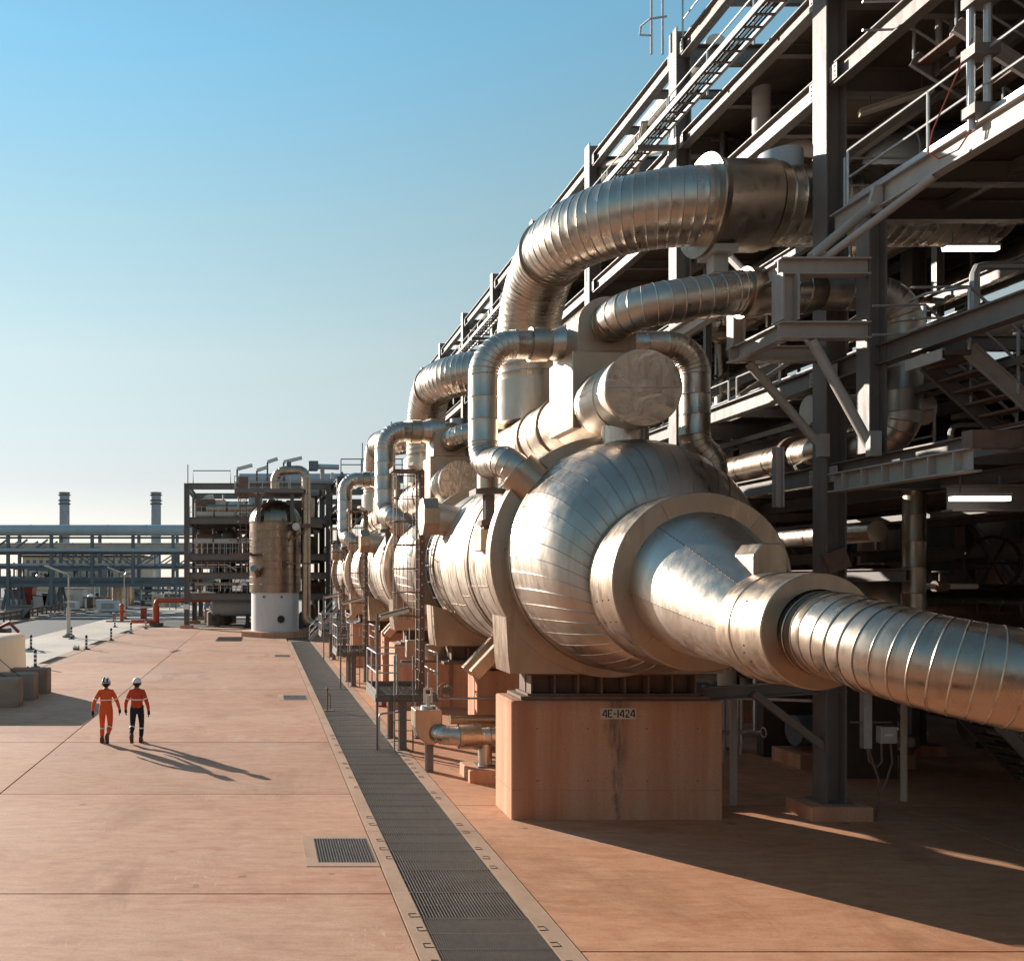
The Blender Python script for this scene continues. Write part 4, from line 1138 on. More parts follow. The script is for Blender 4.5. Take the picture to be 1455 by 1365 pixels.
for p in ((10.86,17.0,7.2),(10.8,15.5,7.0)): MB().box(p[0]-.12,p[0]+.08,p[1]-.06,p[1]+.06,p[2]-.22,p[2]+.22).build('gusset', M['steel_pale'], PM)
MB().cyl((9.75,15.62,10.33),(10.85,15.62,11.25),.085,n=14).build('bracket_strut', M['steel_pale'], PM, smooth=True)
MB().prism([(10.72,11.1),(11.0,11.1),(11.0,11.6),(10.86,11.6)],'y',15.58,15.66).build('gusset', M['steel_pale'], PM)
MB().cyl((9.2,16.6,9.6),(11.0,14.4,11.2),.07,n=12).build('bracket_strut', M['steel_pale'], PM, smooth=True)
# stub beams at level A, right of the first column
MB().ibeam((10.35,15.9,6.35),(10.35,12.8,6.35),.26,.34,tf=.025).build('stub_beam', M['steel_pale'], PM)
for k in range(6): MB().box(10.22,10.48,13.0+k*.5,13.02+k*.5,6.2,6.5).build('stiffener', M['steel_pale'], PM)
MB().box(10.3,11.2,12.75,12.95,6.52,6.78).build('cover_box', M['rusty'], PM)
MB().ibeam((10.9,14.0,5.9),(17.0,14.0,5.9),.24,.42).build('cross_beam', M['steel'], PM)
MB().ibeam((11.4,17.2,2.55),(8.4,17.6,2.3),.2,.26).build('low_beam', M['steel'], PM)
MB().bar((11.0,17.1,1.3),(9.6,17.2,2.4),.14,.14).build('brace', M['steel'], PM)
MB().bar((10.88,17.0,4.9),(11.3,17.0,5.05),.12,.4).build('cover_box', M['rusty'], PM)

def stair(x0, y0, z0, x1, z1, w, label, treads='grate', rails=True):
    r = root('steel_stair', label, 'stair', (x0, y0, min(z0,z1)), 'steel stairs in the structure')
    n = max(4, round(abs(z0-z1)/.21))
    for y in (y0, y0+w):
        MB().channel((x0,y,z0),(x1,y,z1),.06,.26,up=(0,0,1)).build('stringer', M['steel_pale' if y == y0 else 'steel'], r)
        if rails:
            for zz in (1.0,.5):
                MB().tube([(x0-.9*(1 if x1 > x0 else -1),y,z0+zz),(x0,y,z0+zz+.02),(x1,y,z1+zz)],.022,7).build('handrail', M['galv'], r, smooth=True)
            for f in (0,.5,1):
                x = x0+(x1-x0)*f; z = z0+(z1-z0)*f; MB().cyl((x,y,z),(x,y,z+1.0),.024,n=8).build('rail_post', M['galv'], r, smooth=True)
    for k in range(n):
        f = (k+.5)/n; x = x0+(x1-x0)*f; z = z0+(z1-z0)*f
        MB().box(x-.13,x+.13,y0+.03,y0+w-.03,z-.02,z+.02).build('tread', M[treads], r)
    return r
stair(11.42, 14.2, 8.32, 13.0, 6.9, .95, 'grey steel stair with bright rails right of the looping pipe, dropping to the lower deck', treads='rusty')
MB().box(10.96,11.4,14.13,14.9,8.22,8.30).build('landing', M['deck'], PM)
MB().channel((10.92,14.1,8.22),(10.92,14.9,8.22),.06,.18).build('landing_edge', M['steel_pale'], PM)
for zz in (8.8,9.32): MB().tube([(11.4,14.2,zz),(11.3,14.25,zz),(10.95,14.5,zz),(10.95,14.9,zz)],.024,7).build('handrail', M['galv'], PM, smooth=True)
stair(13.6, 13.0, 6.9, 15.4, 8.8, .9, 'second steel stair at the right edge, climbing away from the lower deck', treads='rusty')
stair(11.45, 14.5, 13.75, 14.6, 11.75, .95, 'steel stair high up at the top right, its treads seen from below', treads='rusty')
stair(14.6, 18.6, 2.6, 16.9, .2, .95, 'dim low stair in the shade under the structure, right of the metal outlet collar')
railing(PM, 14.6, 11.6, 14.5, 2.6, axis='x', kick=False)
railing(PM, 18.6, 11.6, 14.5, 2.6, axis='x', kick=False)
MB().box(11.6,14.6,14.6,18.6,2.5,2.56).build('deck', M['deck'], PM)
stair(7.6, 66, 4.6, 3.6, .1, .9, 'long outdoor steel stair beside the tall column vessel at the end of the yard')

# cable ladder along the walkway
r = root('cable_ladder', 'long cable ladder tray running along the outside of the upper walkway', 'cable tray', (10.25, 30, 16.2))
for x in (10.02, 10.5): MB().bar((x,9.5,16.2),(x,60,16.2),.025,.14).build('side_rail', M['steel_pale'], r)
g_ = MB()
for k in range(120): g_.bar((10.02,9.6+k*.42,16.17),(10.5,9.6+k*.42,16.17),.05,.03)
g_.build('rungs', M['steel'], r)
for y in YC[1:]: MB().box(9.95,10.9,y-.06,y+.06,16.0,16.12).build('bracket', M['steel'], r)
for k, (dx, rr) in enumerate(((.1,.03),(.19,.022),(.29,.035),(.38,.02))): MB().cyl((10.02+dx,9.5,16.2+rr),(10.02+dx,60,16.2+rr),rr,n=6).build('cable', M['black'], r)

# pipes running along inside the structure
def run_pipe(x, z, y0, y1, rr, mat, label, flanges=(), name='inner_pipe'):
    r = root(name, label, 'pipe', (x, (y0+y1)/2, z), 'pipes running along inside the structure')
    MB().cyl((x,y0,z),(x,y1,z),rr,n=28).build('barrel', M[mat], r, smooth=True)
    k = 0; y = y0 + 1.0
    rg = MB()
    while y < y1 and k < 40:
        rg.cyl((x,y,z),(x,y+.03,z),rr+.008,n=28); y += 1.15; k += 1
    rg.build('lagging_bands', M[mat], r, smooth=True)
    for yf in flanges:
        MB().cyl((x,yf,z),(x,yf+.12,z),rr*1.35,n=24).build('flange', M['rusty'], r, smooth=True)
    return r
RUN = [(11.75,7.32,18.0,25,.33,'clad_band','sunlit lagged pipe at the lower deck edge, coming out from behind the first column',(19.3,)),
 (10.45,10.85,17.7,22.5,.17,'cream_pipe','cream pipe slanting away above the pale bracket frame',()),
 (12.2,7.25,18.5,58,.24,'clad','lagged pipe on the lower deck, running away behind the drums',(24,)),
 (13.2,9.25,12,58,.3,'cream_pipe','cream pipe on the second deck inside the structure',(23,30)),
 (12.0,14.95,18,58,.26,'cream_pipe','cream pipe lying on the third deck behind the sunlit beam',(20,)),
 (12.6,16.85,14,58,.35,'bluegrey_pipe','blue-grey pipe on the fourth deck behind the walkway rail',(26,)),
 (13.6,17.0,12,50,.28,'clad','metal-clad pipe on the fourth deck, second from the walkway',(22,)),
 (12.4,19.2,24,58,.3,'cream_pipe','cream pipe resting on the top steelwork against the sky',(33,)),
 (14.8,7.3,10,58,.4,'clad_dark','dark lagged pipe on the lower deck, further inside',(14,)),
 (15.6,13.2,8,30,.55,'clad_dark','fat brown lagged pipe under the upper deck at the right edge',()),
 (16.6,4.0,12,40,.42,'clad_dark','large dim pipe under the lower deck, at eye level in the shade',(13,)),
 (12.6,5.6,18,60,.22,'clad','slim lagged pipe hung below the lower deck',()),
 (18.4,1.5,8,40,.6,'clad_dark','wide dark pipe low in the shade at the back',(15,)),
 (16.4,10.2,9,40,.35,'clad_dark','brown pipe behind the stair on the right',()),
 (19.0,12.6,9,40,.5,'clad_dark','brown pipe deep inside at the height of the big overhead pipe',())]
for a in RUN: run_pipe(*a)
def deck_word(z): return 'ground floor' if z < 5 else 'lower deck' if z < 8 else 'second deck' if z < 11.5 else 'platform level' if z < 14.3 else 'third deck' if z < 16.2 else 'fourth deck'
HUE = {'galv':'bright galvanised','cream_pipe':'cream painted','clad_dark':'brown lagged','steel_pale':'pale grey','clad':'shiny metal-clad','bluegrey_pipe':'blue-grey','rusty':'rust brown','steel_dark':'dark brown','steel':'mid grey','skirt':'off-white','steel_blue':'dark blue-grey','cream':'tan'}
# intermediate runner beams and sloping ties deeper in the frame
for (x, z, h) in ((12.6,7.95,.24),(14.3,9.95,.3),(13.0,12.6,.26),(15.4,11.0,.3),(12.4,15.35,.2),(14.8,17.3,.24),(12.7,4.7,.26),(15.8,5.2,.3)):
    for i in range(2, 8): MB().ibeam((x,YC[i]+.15,z),(x,YC[i+1]-.15,z),.18,h,tf=.02).build('runner_beam', M['steel'], PM)
for i in range(2, 8):
    for (za, zb) in ((7.0,8.5),(9.0,11.0),(14.8,16.0)):
        y = YC[i] + (1.6 if za < 9 else 3.8); MB().bar((11.4,y,za),(14.4,y,zb),.1,.1).build('tie', M['steel'], PM)
    for x in (13.4, 15.6): MB().ibeam((x,YC[i]+3.1,6.9),(x,YC[i]+3.1,14.1),.16,.18,up=(1,0,0),tf=.015).build('hanger_post', M['steel'], PM)
# more services: deck-edge rails, risers, trays
for (x, z) in ((13.3,6.9),(12.5,8.85),(13.9,14.6),(13.9,16.36)):
    for i in range(2, 8): railing(PM, x, YC[i]+.2, YC[i+1]-.2, z, step=2.0, kick=False)
RS2 = random.Random(23)
for k in range(26):
    x = RS2.uniform(11.9, 19.5); y = RS2.uniform(18.4, 52); z0 = RS2.choice((.1,6.9,8.85,14.6)); h = RS2.choice((2.2,5.2,7.4)) if z0 > 1 else 6.0
    rr = RS2.choice((.06,.1,.16,.24)); r = root('riser_pipe', 'vertical %s pipe rising from the %s, %s' % ('fat' if rr > .2 else 'slim' if rr > .08 else 'thin', deck_word(z0), 'by the first column' if y < 22 else 'past the second column' if y < 30 else 'further back'), 'pipe', (x,y,z0), 'risers in the steel structure')
    MB().cyl((x,y,z0),(x,y,min(z0+h,18.4)),rr,n=14).build('barrel', M[RS2.choice(['clad','clad_dark','cream_pipe','galv','bluegrey_pipe'])], r, smooth=True)
    MB().cyl((x,y,z0+h*.4),(x,y,z0+h*.4+.12),rr*1.5,n=14).build('flange', M['rusty'], r, smooth=True); MB().bar((x-.3,y,z0+h*.7),(x+.3,y,z0+h*.7),.06,.06).build('clamp', M['steel'], r)
for (x, z, lab) in ((13.6,5.9,'cable tray hung under the lower deck in the shade'),(15.9,13.5,'cable tray under the third deck'),(12.3,8.1,'cable tray under the second deck'),(14.4,15.5,'cable tray under the fourth deck, seen from below')):
    r = root('inner_tray', lab, 'cable tray', (x, 25, z), 'cable trays under the decks')
    for dx in (-.25,.25): MB().bar((x+dx,8,z),(x+dx,58,z),.03,.12).build('side_rail', M['steel'], r)
    g_ = MB()
    for k in range(80): g_.bar((x-.25,8.2+k*.62,z-.03),(x+.25,8.2+k*.62,z-.03),.05,.03)
    tag(g_.build('rungs', M['steel'], r), kind='stuff')
    for k in range(3): MB().cyl((x-.15+.13*k,8,z+.02),(x-.15+.13*k,58,z+.02),.035,n=6).build('cable', M['black'], r)
# connection plates with bolts on the front columns
for y in YC[2:9]:
    for nm, z in LV.items():
        for s_ in (-1, 1):
            b = MB(); yy = y + s_*.30; b.box(10.965,10.985,yy-.12,yy+.12,z-.36,z-.06)
            for u in (-.06,.06):
                for w in (-.3,-.21,-.12): b.box(10.95,10.966,yy+u-.014,yy+u+.014,z+w-.014,z+w+.014)
            b.build('splice_plate', M['steel_pale'], PM)
# elbow dropping out of the level D deck
r = root('vent_bend', 'pale grey pipe bend dropping from the deck above the big overhead pipe', 'pipe', (12.1, 21, 15.9))
clad_pipe(r, [(11.7,20.6,16.1),(11.7,20.6,14.85),(12.6,19.8,14.3)], [.4], .2, M['steel_pale'], .2, .5, n=20, bead=.004, split=False, name='bend')
r = root('overhead_header', 'pale blue horizontal drum with domed end up inside the structure at the right', 'drum', (15.0, 20, 13))
MB().lathe((15.2,19.6,13.85),(-1,0,0),[(0,.72),(1.0,.72),(1.25,.68),(1.5,.52),(1.66,.3),(1.72,.02)],n=40).build('shell', M['bluegrey_pipe'], r, smooth=True)
MB().lathe((14.2,19.6,13.85),(-1,0,0),[(0,.72),(0,.78),(.1,.78),(.1,.72)],n=40,caps=(False,False)).build('ring', M['bluegrey_pipe'], r, smooth=True)
r = root('grey_stub_vessel', 'small grey blanked pipe end behind the pale bracket struts', 'pipe', (11.6, 18.6, 8.0))
MB().lathe((11.15,17.95,8.07),(1,0,0),[(0,.02),(0,.30),(.02,.31),(2.4,.31)],n=28).build('barrel', M['cream_pipe'], r, smooth=True, angle=30)
MB().box(11.4,11.6,17.85,18.05,7.0,7.78).build('stand', M['steel'], r)

# vertical conduits at the near platform
r = root('conduit_post', 'pair of tall vertical conduits with clamps and a looped red cable at the platform rail', 'conduit', (11.0, 13.5, ZB))
for x, y in ((10.92,13.55),(11.1,13.45)): MB().cyl((x,y,ZB-.1),(x,y,18.3),.055,n=10).build('tube', M['galv'], r, smooth=True)
for z in (11.7,12.6,13.4,14.3): MB().box(10.82,11.22,13.35,13.62,z,z+.16).build('clamp', M['steel'], r)
MB().tube([(10.9,13.5,12.9),(10.75,13.7,12.3),(10.6,13.9,11.7),(10.6,14,11.4),(10.7,13.9,11.25),(10.85,13.7,11.3),(10.95,13.5,11.6)],.012,6).build('cable', M['red_box'], r, smooth=True)
r = root('conduit_drop', 'cluster of conduits with a coiled red cable hanging from the upper deck', 'conduit', (11.9, 15.4, 14))
for x in (11.85, 12.1): MB().cyl((x,15.4,13.6),(x,15.4,16.2),.05,n=8).build('tube', M['galv'], r, smooth=True)
MB().box(11.78,12.16,15.3,15.5,13.4,13.7).build('box', M['steel_dark'], r)
pts = [(12.15+.16*math.sin(t*.9), 15.25, 14.6-.09*t+.1*math.cos(t)) for t in range(16)]
MB().tube(pts,.012,6).build('cable', M['red_box'], r, smooth=True)

def tube_fixture(p0, p1, label, lit):
    r = root('tube_light', label, 'lamp', p0, 'tube lights under the decks')
    p0 = V(p0); p1 = V(p1); up = V((0,0,.06))
    MB().bar(p0+up, p1+up, .18, .05).build('housing', M['steel_pale'], r)
    MB().bar(p0, p1, .12, .07).build('tube', M['tube_lit' if lit else 'tube_off'], r)
    for f in (.15,.85):
        p = p0.lerp(p1, f); MB().cyl(p+up, p+V((0,0,.35)), .012, n=6).build('hanger', M['steel'], r)
tube_fixture((13.5,17.4,11.15),(14.55,17.4,11.15),'lit tube light under the near platform, upper of the two lit ones',True)
tube_fixture((10.68,13.62,5.86),(11.55,13.62,5.86),'lit tube light under the lower deck, lower of the two lit ones',True)
tube_fixture((11.75,17.3,13.75),(12.9,16.9,14.0),'unlit amber tube light tilted beside the first column',False)
tube_fixture((10.7,25.5,15.6),(10.4,23.9,17.0),'unlit tube light hung beside the second column near the top',False)

# equipment standing in the shade under the structure
def pump_set(x, y, label):
    r = root('pump_skid', label, 'pump', (x, y, 0), 'pump skids in the shade')
    MB().box(x-1.4,x+1.4,y-.6,y+.6,0,.35).build('plinth', M['pier'], r)
    MB().cyl((x-1.2,y,.85),(x+.2,y,.85),.38,n=24).build('motor', M['steel_blue'], r, smooth=True)
    MB().lathe((x+.4,y,.85),(1,0,0),[(0,.2),(.1,.45),(.5,.45),(.6,.2)],n=24).build('casing', M['steel_dark'], r, smooth=True)
    MB().tube([(x+.65,y,1.2),(x+.65,y,2.2),(x+.8,y,2.5),(x+1.4,y,2.6)],.14,12).build('discharge', M['clad_dark'], r, smooth=True)
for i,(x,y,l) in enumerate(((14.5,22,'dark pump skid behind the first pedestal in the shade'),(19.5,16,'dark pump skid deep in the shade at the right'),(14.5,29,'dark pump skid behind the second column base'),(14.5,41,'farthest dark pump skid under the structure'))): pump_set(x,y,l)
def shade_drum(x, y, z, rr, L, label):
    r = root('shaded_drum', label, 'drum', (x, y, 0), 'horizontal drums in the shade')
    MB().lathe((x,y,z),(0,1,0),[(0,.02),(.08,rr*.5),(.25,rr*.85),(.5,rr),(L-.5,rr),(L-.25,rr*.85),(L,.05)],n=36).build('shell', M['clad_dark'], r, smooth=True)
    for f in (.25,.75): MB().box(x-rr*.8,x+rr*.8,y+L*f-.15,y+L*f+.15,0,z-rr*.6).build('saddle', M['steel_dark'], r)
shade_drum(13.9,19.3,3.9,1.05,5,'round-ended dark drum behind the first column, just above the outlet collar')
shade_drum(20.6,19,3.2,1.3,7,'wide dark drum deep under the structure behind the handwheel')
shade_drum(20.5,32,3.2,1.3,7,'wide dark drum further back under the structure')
r = root('gate_valve', 'large spoked valve handwheel in the shade under the lower deck', 'valve', (15.4, 17.9, 4.9))
w = MB(); w.torus((15.2,18.3,4.95),(0.1,1,0),.55,.035)
for k in range(3):
    a = PI*k/3; d = V((math.cos(a),0,math.sin(a)))*.55; w.cyl(V((15.2,18.3,4.95))-d, V((15.2,18.3,4.95))+d,.025,n=6)
w.build('handwheel', M['black'], r, smooth=True); MB().cyl((15.2,18.3,4.95),(15.3,19.3,4.95),.12,n=12).build('stem', M['steel_dark'], r, smooth=True)
r = root('downcomer', 'vertical lagged pipe in the shade, right of the first column', 'pipe', (13.2, 17.6, 3.5))
clad_pipe(r, [(13.05,17.6,6.4),(13.05,17.6,3.3)], .3, .2, M['clad_band'], .3, .55, n=24, bead=.006)
r = root('switch_box', 'small grey switch box on a post with looping cables', 'switch box', (12.05, 17.0, 0))
MB().box(11.93,12.25,16.95,17.1,1.45,1.78).build('box', M['galv'], r, bevel=.01); MB().box(12.0,12.16,16.945,16.955,1.6,1.64).build('label_plate', M['white'], r)
MB().box(11.62,11.78,16.98,17.1,1.35,4.2).build('post', M['galv'], r)
MB().bar((11.4,17.05,1.85),(12.2,17.05,1.85),.03,.03).build('arm', M['steel'], r)
for a in ([(11.7,17.0,1.35),(11.72,16.98,1.1),(11.85,16.95,1.0),(11.95,16.95,1.1),(11.97,17,1.45)],[(12.15,17,1.45),(12.15,16.95,1.1),(12.0,16.9,.75),(11.85,16.9,.4),(11.8,16.9,.05)],[(11.72,16.98,1.35),(11.78,16.95,1.05),(11.86,16.92,.8),(11.86,16.92,.4)]):
    MB().tube(a,.02,8).build('cable', M['rusty'], r, smooth=True)
r = root('drain_manifold', 'group of small vertical drain pipes and valves behind the front pier', 'manifold', (9.9, 18.6, 0))
for k, x in enumerate((9.75,9.95,10.12)):
    MB().cyl((x,18.6,1.0+.08*k),(x,18.6,2.3),.06,n=10).build('drain_leg', M['galv'], r, smooth=True); MB().cyl((x,18.6,.75+.08*k),(x,18.6,1.0+.08*k),.03,.05,n=8).build('drain_tip', M['galv'], r, smooth=True)
MB().cyl((9.6,18.5,1.4),(10.5,18.5,1.4),.04,n=8).build('cross_pipe', M['galv'], r); MB().torus((10.55,18.5,1.4),(1,0,0),.1,.015,16,6).build('handwheel', M['galv'], r)
MB().ibeam((9.35,18.4,0),(9.35,18.4,2.4),.2,.2,up=(1,0,0)).build('post', M['steel'], r); MB().bar((9.65,18.0,0),(9.65,18.0,2.4),.1,.1,up=(0,1,0)).build('post', M['steel_pale'], r)
MB().bar((9.3,18.0,2.2),(11,17.5,2.2),.05,.05).build('rail', M['galv'], r)
r = root('dim_footing', 'small red footing with a metal stub in the shade right of the front pier', 'footing', (9.4, 19.6, 0))
MB().cbox(8.9,9.7,19.2,20.0,-.05,.55,.02).build('block', M['pier'], r); MB().cyl((9.2,19.6,.55),(9.2,19.6,1.0),.2,n=20).build('stub', M['clad'], r, smooth=True)
# small bore piping, boxes and hangers that fill the bays
rs_ = random.Random(11)
bays = [(y, z0, z1) for y in (15.2,18.6,20.5,22.6,25.3,28.0,31.6,35.0,39.5,44.0) for (z0, z1) in ((6.9,8.4),(8.85,11.2),(11.8,14.0),(14.6,15.9),(16.35,18.3),(.1,5.9))]
for k in range(90):
    y, z0, z1 = rs_.choice(bays); x = rs_.uniform(12.2, 20); y += rs_.uniform(-1, 1); kind = rs_.random()
    if kind < .45:
        r = root('small_bore_line', 'thin pipe', 'pipe', (x, y, z0), 'small bore lines in the structure')
        h = (z1-z0); L = rs_.uniform(.8, 3.2); zz = z0+h*rs_.uniform(.35,.95); rr = rs_.uniform(.03,.08); mt = rs_.choice(['galv','cream_pipe','clad_dark','steel_pale']); r['label'] = 'thin %s pipe with small valve on the %s, %s' % (HUE[mt], deck_word(z0), 'by the first column' if y < 20 else 'past the second column' if y < 30 else 'further back')
        MB().tube([(x,y,z0),(x,y,zz-.15),(x+.05,y,zz-.03),(x+.2,y,zz),(x+L,y,zz)],rr,8).build('barrel', M[mt], r, smooth=True)
        v = MB(); v.cyl((x+L*.5-.12,y,zz),(x+L*.5+.12,y,zz),rr*2,n=10); v.cyl((x+L*.5,y,zz),(x+L*.5,y,zz+.3),.025,n=6); v.torus((x+L*.5,y,zz+.3),(0,0,1),.13,.015,14,5); v.build('valve', M['rusty'], r, smooth=True)
    elif kind < .7:
        r = root('junction_box', 'small instrument box on a stand on the %s, %s' % (deck_word(z0), 'by the first column' if y < 20 else 'past the second column' if y < 30 else 'further back'), 'box', (x, y, z0), 'instrument boxes in the structure')
        h = rs_.uniform(.9,1.4); w = rs_.uniform(.2,.45)
        MB().box(x-w,x+w,y-.12,y+.12,z0+h,z0+h+w*2).build('box', M[rs_.choice(['galv','steel_pale','cream_pipe'])], r, bevel=.02); MB().box(x-.04,x+.04,y-.04,y+.04,z0,z0+h).build('stand', M['steel'], r)
    else:
        r = root('pipe_spool', 'short flanged pipe spool lying on the %s, %s' % (deck_word(z0), 'by the first column' if y < 20 else 'past the second column' if y < 30 else 'further back'), 'pipe', (x, y, z0), 'pipe spools in the structure')
        rr = rs_.uniform(.12,.3); L = rs_.uniform(1.2,3); zz = z0 + rs_.uniform(.3,.9) + rr; d = V((1,0,0)) if rs_.random() < .4 else V((0,1,0))
        p = V((x,y,zz)); MB().lathe(p, d, [(0,.02),(.02,rr),(L*.5,rr),(L*.5,rr*1.06),(L*.5+.04,rr*1.06),(L*.5+.04,rr),(L-.02,rr),(L,.02)], n=20).build('barrel', M[rs_.choice(['clad','clad_dark','cream_pipe','bluegrey_pipe'])], r, smooth=True, angle=30)
        for f in (0,1): MB().lathe(p+d*(L*f-.05), d, [(0,rr*1.4),(.1,rr*1.4)], n=18).build('flange', M['rusty'], r, smooth=True, angle=30)
        MB().bar(p+d*L*.5-V((0,0,rr)), V((p.x+d.x*L*.5,p.y+d.y*L*.5,z0)), .1,.1, up=(0,1,0)).build('support', M['steel'], r)
# vertical vessels and cabinets added along the back to keep the structure dark inside
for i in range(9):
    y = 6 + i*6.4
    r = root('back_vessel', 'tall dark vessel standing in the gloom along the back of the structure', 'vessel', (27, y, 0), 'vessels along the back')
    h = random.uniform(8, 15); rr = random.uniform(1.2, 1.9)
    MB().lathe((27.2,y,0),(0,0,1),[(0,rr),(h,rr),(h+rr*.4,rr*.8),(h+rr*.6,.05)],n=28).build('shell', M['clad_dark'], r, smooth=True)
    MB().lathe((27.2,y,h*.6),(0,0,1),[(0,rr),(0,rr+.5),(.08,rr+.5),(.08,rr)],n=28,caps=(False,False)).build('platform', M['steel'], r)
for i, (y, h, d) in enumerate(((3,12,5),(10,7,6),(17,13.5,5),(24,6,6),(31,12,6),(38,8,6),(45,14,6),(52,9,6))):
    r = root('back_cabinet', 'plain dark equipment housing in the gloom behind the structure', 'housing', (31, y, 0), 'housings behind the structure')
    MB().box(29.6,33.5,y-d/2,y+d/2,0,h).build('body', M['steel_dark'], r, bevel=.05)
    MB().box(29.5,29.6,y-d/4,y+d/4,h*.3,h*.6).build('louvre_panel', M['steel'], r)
# ------------------------------------------------------------------ tall column vessel and the framed block at the end of the yard
r = root('column_vessel', 'tall round metal-clad column on a white skirt at the end of the yard', 'vessel', (1.1, 73, 0))
cx, cy = 1.1, 73.0
MB().prism([(cx+3.0*math.cos(PI/8+k*PI/4), cy+3.0*math.sin(PI/8+k*PI/4)) for k in range(8)],'z',-.05,.42).build('plinth', M['pier'], r)
MB().lathe((cx,cy,.42),(0,0,1),[(0,2.02),(.02,1.97),(3.25,1.97)],n=56).build('skirt', M['skirt'], r, smooth=True)
z = 3.66; i = 0
while z < 9.3:
    ze = min(z+.62, 9.4)
    for q in range(12):
        vs_ = []; w = 7
        for zz, rr in ((z,2.12),(ze-.03,2.125),(ze-.015,2.14),(ze,2.13)):
            for j in range(w):
                a = 2*PI*(q + j/(w-1)*.992)/12 + (.26 if i % 2 else 0); vs_.append((cx+rr*math.cos(a)*(1 if j else .998), cy+rr*math.sin(a)*(1 if j else .998), zz))
        fs = [(k*w+j,k*w+j+1,(k+1)*w+j+1,(k+1)*w+j) for k in range(3) for j in range(w-1)]
        if math.sin(2*PI*(q+.5)/12) < .5: MB().add(vs_, fs).build('cladding_sheet', M['tower_clad'], r, smooth=True)
    z = ze; i += 1
MB().cyl((cx,cy,3.6),(cx,cy,9.4),2.09,n=48).build('shell_core', M['tower_clad'], r, smooth=True)
for gi in range(28):
    a0 = 2*PI*gi/28; a1 = 2*PI*(gi+1)/28; vs_ = []
    for u in range(9):
        t = u/8*PI/2
        for c, l in ((0,0),(.5,0),(.94,0),(1.0,.02)):
            a = a0+(a1-a0)*c; rr = (2.13+l)*math.cos(t)+.02; vs_.append((cx+rr*math.cos(a), cy+rr*math.sin(a), 9.4+1.75*math.sin(t)))
    MB().add(vs_, [(k*4+j,k*4+j+1,(k+1)*4+j+1,(k+1)*4+j) for k in range(8) for j in range(3)]).build('dome_gore', M['tower_clad'], r, smooth=True)
MB().cyl((cx+.45,cy-1.7,.95+.5),(cx+.45,cy-2.05,.95+.5),.30,n=20).build('manhole', M['black'], r)
for x in (-.95,.5): MB().cyl((cx+x,cy-1.7,3.25),(cx+x,cy-2.02,3.25),.09,n=12).build('lug', M['rusty'], r)
MB().cyl((cx-1.55,cy-1.6,5.0),(cx-1.75,cy-2.5,5.55),.3,n=20).build('side_nozzle', M['clad'], r, smooth=True)
MB().bar((cx+1.3,cy-2.2,5.95),(cx+3.2,cy-1.6,5.95),.1,.1).build('pipe_bracket', M['rusty'], r)
MB().bar((cx+1.3,cy-2.0,9.0),(cx+3.8,cy-1.6,9.0),.22,.3).build('pipe_bracket', M['rusty'], r); MB().bar((cx+1.3,cy-1.95,7.8),(cx+2.6,cy-1.7,8.8),.12,.12).build('pipe_bracket', M['rusty'], r)
# head platform with rails
for x in (-1.35,1.35): MB().ibeam((cx+x,cy-1.9,9.3),(cx+x,cy-1.9,11.6),.3,.3,up=(1,0,0)).build('platform_post', M['steel'], r)
MB().box(cx-3.3,cx+2.3,cy-2.3,cy+1.6,11.62,11.95).build('head_platform', M['steel'], r)
for y in (cy-2.3, cy+1.6):
    for z in (12.45,12.95): MB().cyl((cx-3.3,y,z),(cx+2.3,y,z),.035,n=6).build('handrail', M['galv'], r)
    for k in range(6): MB().cyl((cx-3.3+k*1.12,y,11.95),(cx-3.3+k*1.12,y,12.97),.035,n=6).build('rail_post', M['galv'], r)
MB().box(cx-3.0,cx-2.2,cy-2.35,cy-2.28,12.0,12.9).build('gate_mesh', M['rusty'], r)
# ladder and side landing
for x in (-2.85,-2.35): MB().bar((cx+x,cy-1.6,7.0),(cx+x,cy-1.6,11.6),.06,.06,up=(0,1,0)).build('ladder_stile', M['rusty'], r)
g_ = MB()
for k in range(15): g_.bar((cx-2.85,cy-1.6,7.2+k*.3),(cx-2.35,cy-1.6,7.2+k*.3),.04,.04)
for k in range(6): g_.torus((cx-2.6,cy-1.9,8.0+k*.65),(0,0,1),.45,.03,14,5)
g_.build('ladder_rungs', M['rusty'], r)
MB().box(cx-3.7,cx-1.9,cy-2.4,cy-.5,6.6,6.8).build('side_landing', M['rusty'], r)
for z in (7.3,7.8): MB().tube([(cx-3.7,cy-.5,z),(cx-3.7,cy-2.4,z),(cx-1.9,cy-2.4,z)],.035,6).build('handrail', M['rusty'], r)
rt = root('column_riser', 'tall thin lagged pipe looping over the head of the column and dropping on its right', 'pipe', (3.5, 72.4, 0))
clad_pipe(rt, [(1.1,72.6,11.95),(1.1,72.6,13.6),(3.62,71.6,13.6),(3.62,71.6,1.2),(5.4,71.4,.6)], [.85,.8,.8], .37, M['clad_dark'], .3, 1.2, n=24, bead=.012)
MB().cyl((2.2,72.2,13.9),(2.2,72.2,14.3),.22,n=12).build('vent_cap', M['steel_blue'], rt); MB().cyl((2.75,70.4,8.9),(2.75,71.3,8.9),.3,n=16).build('blind', M['skirt'], rt, smooth=True)

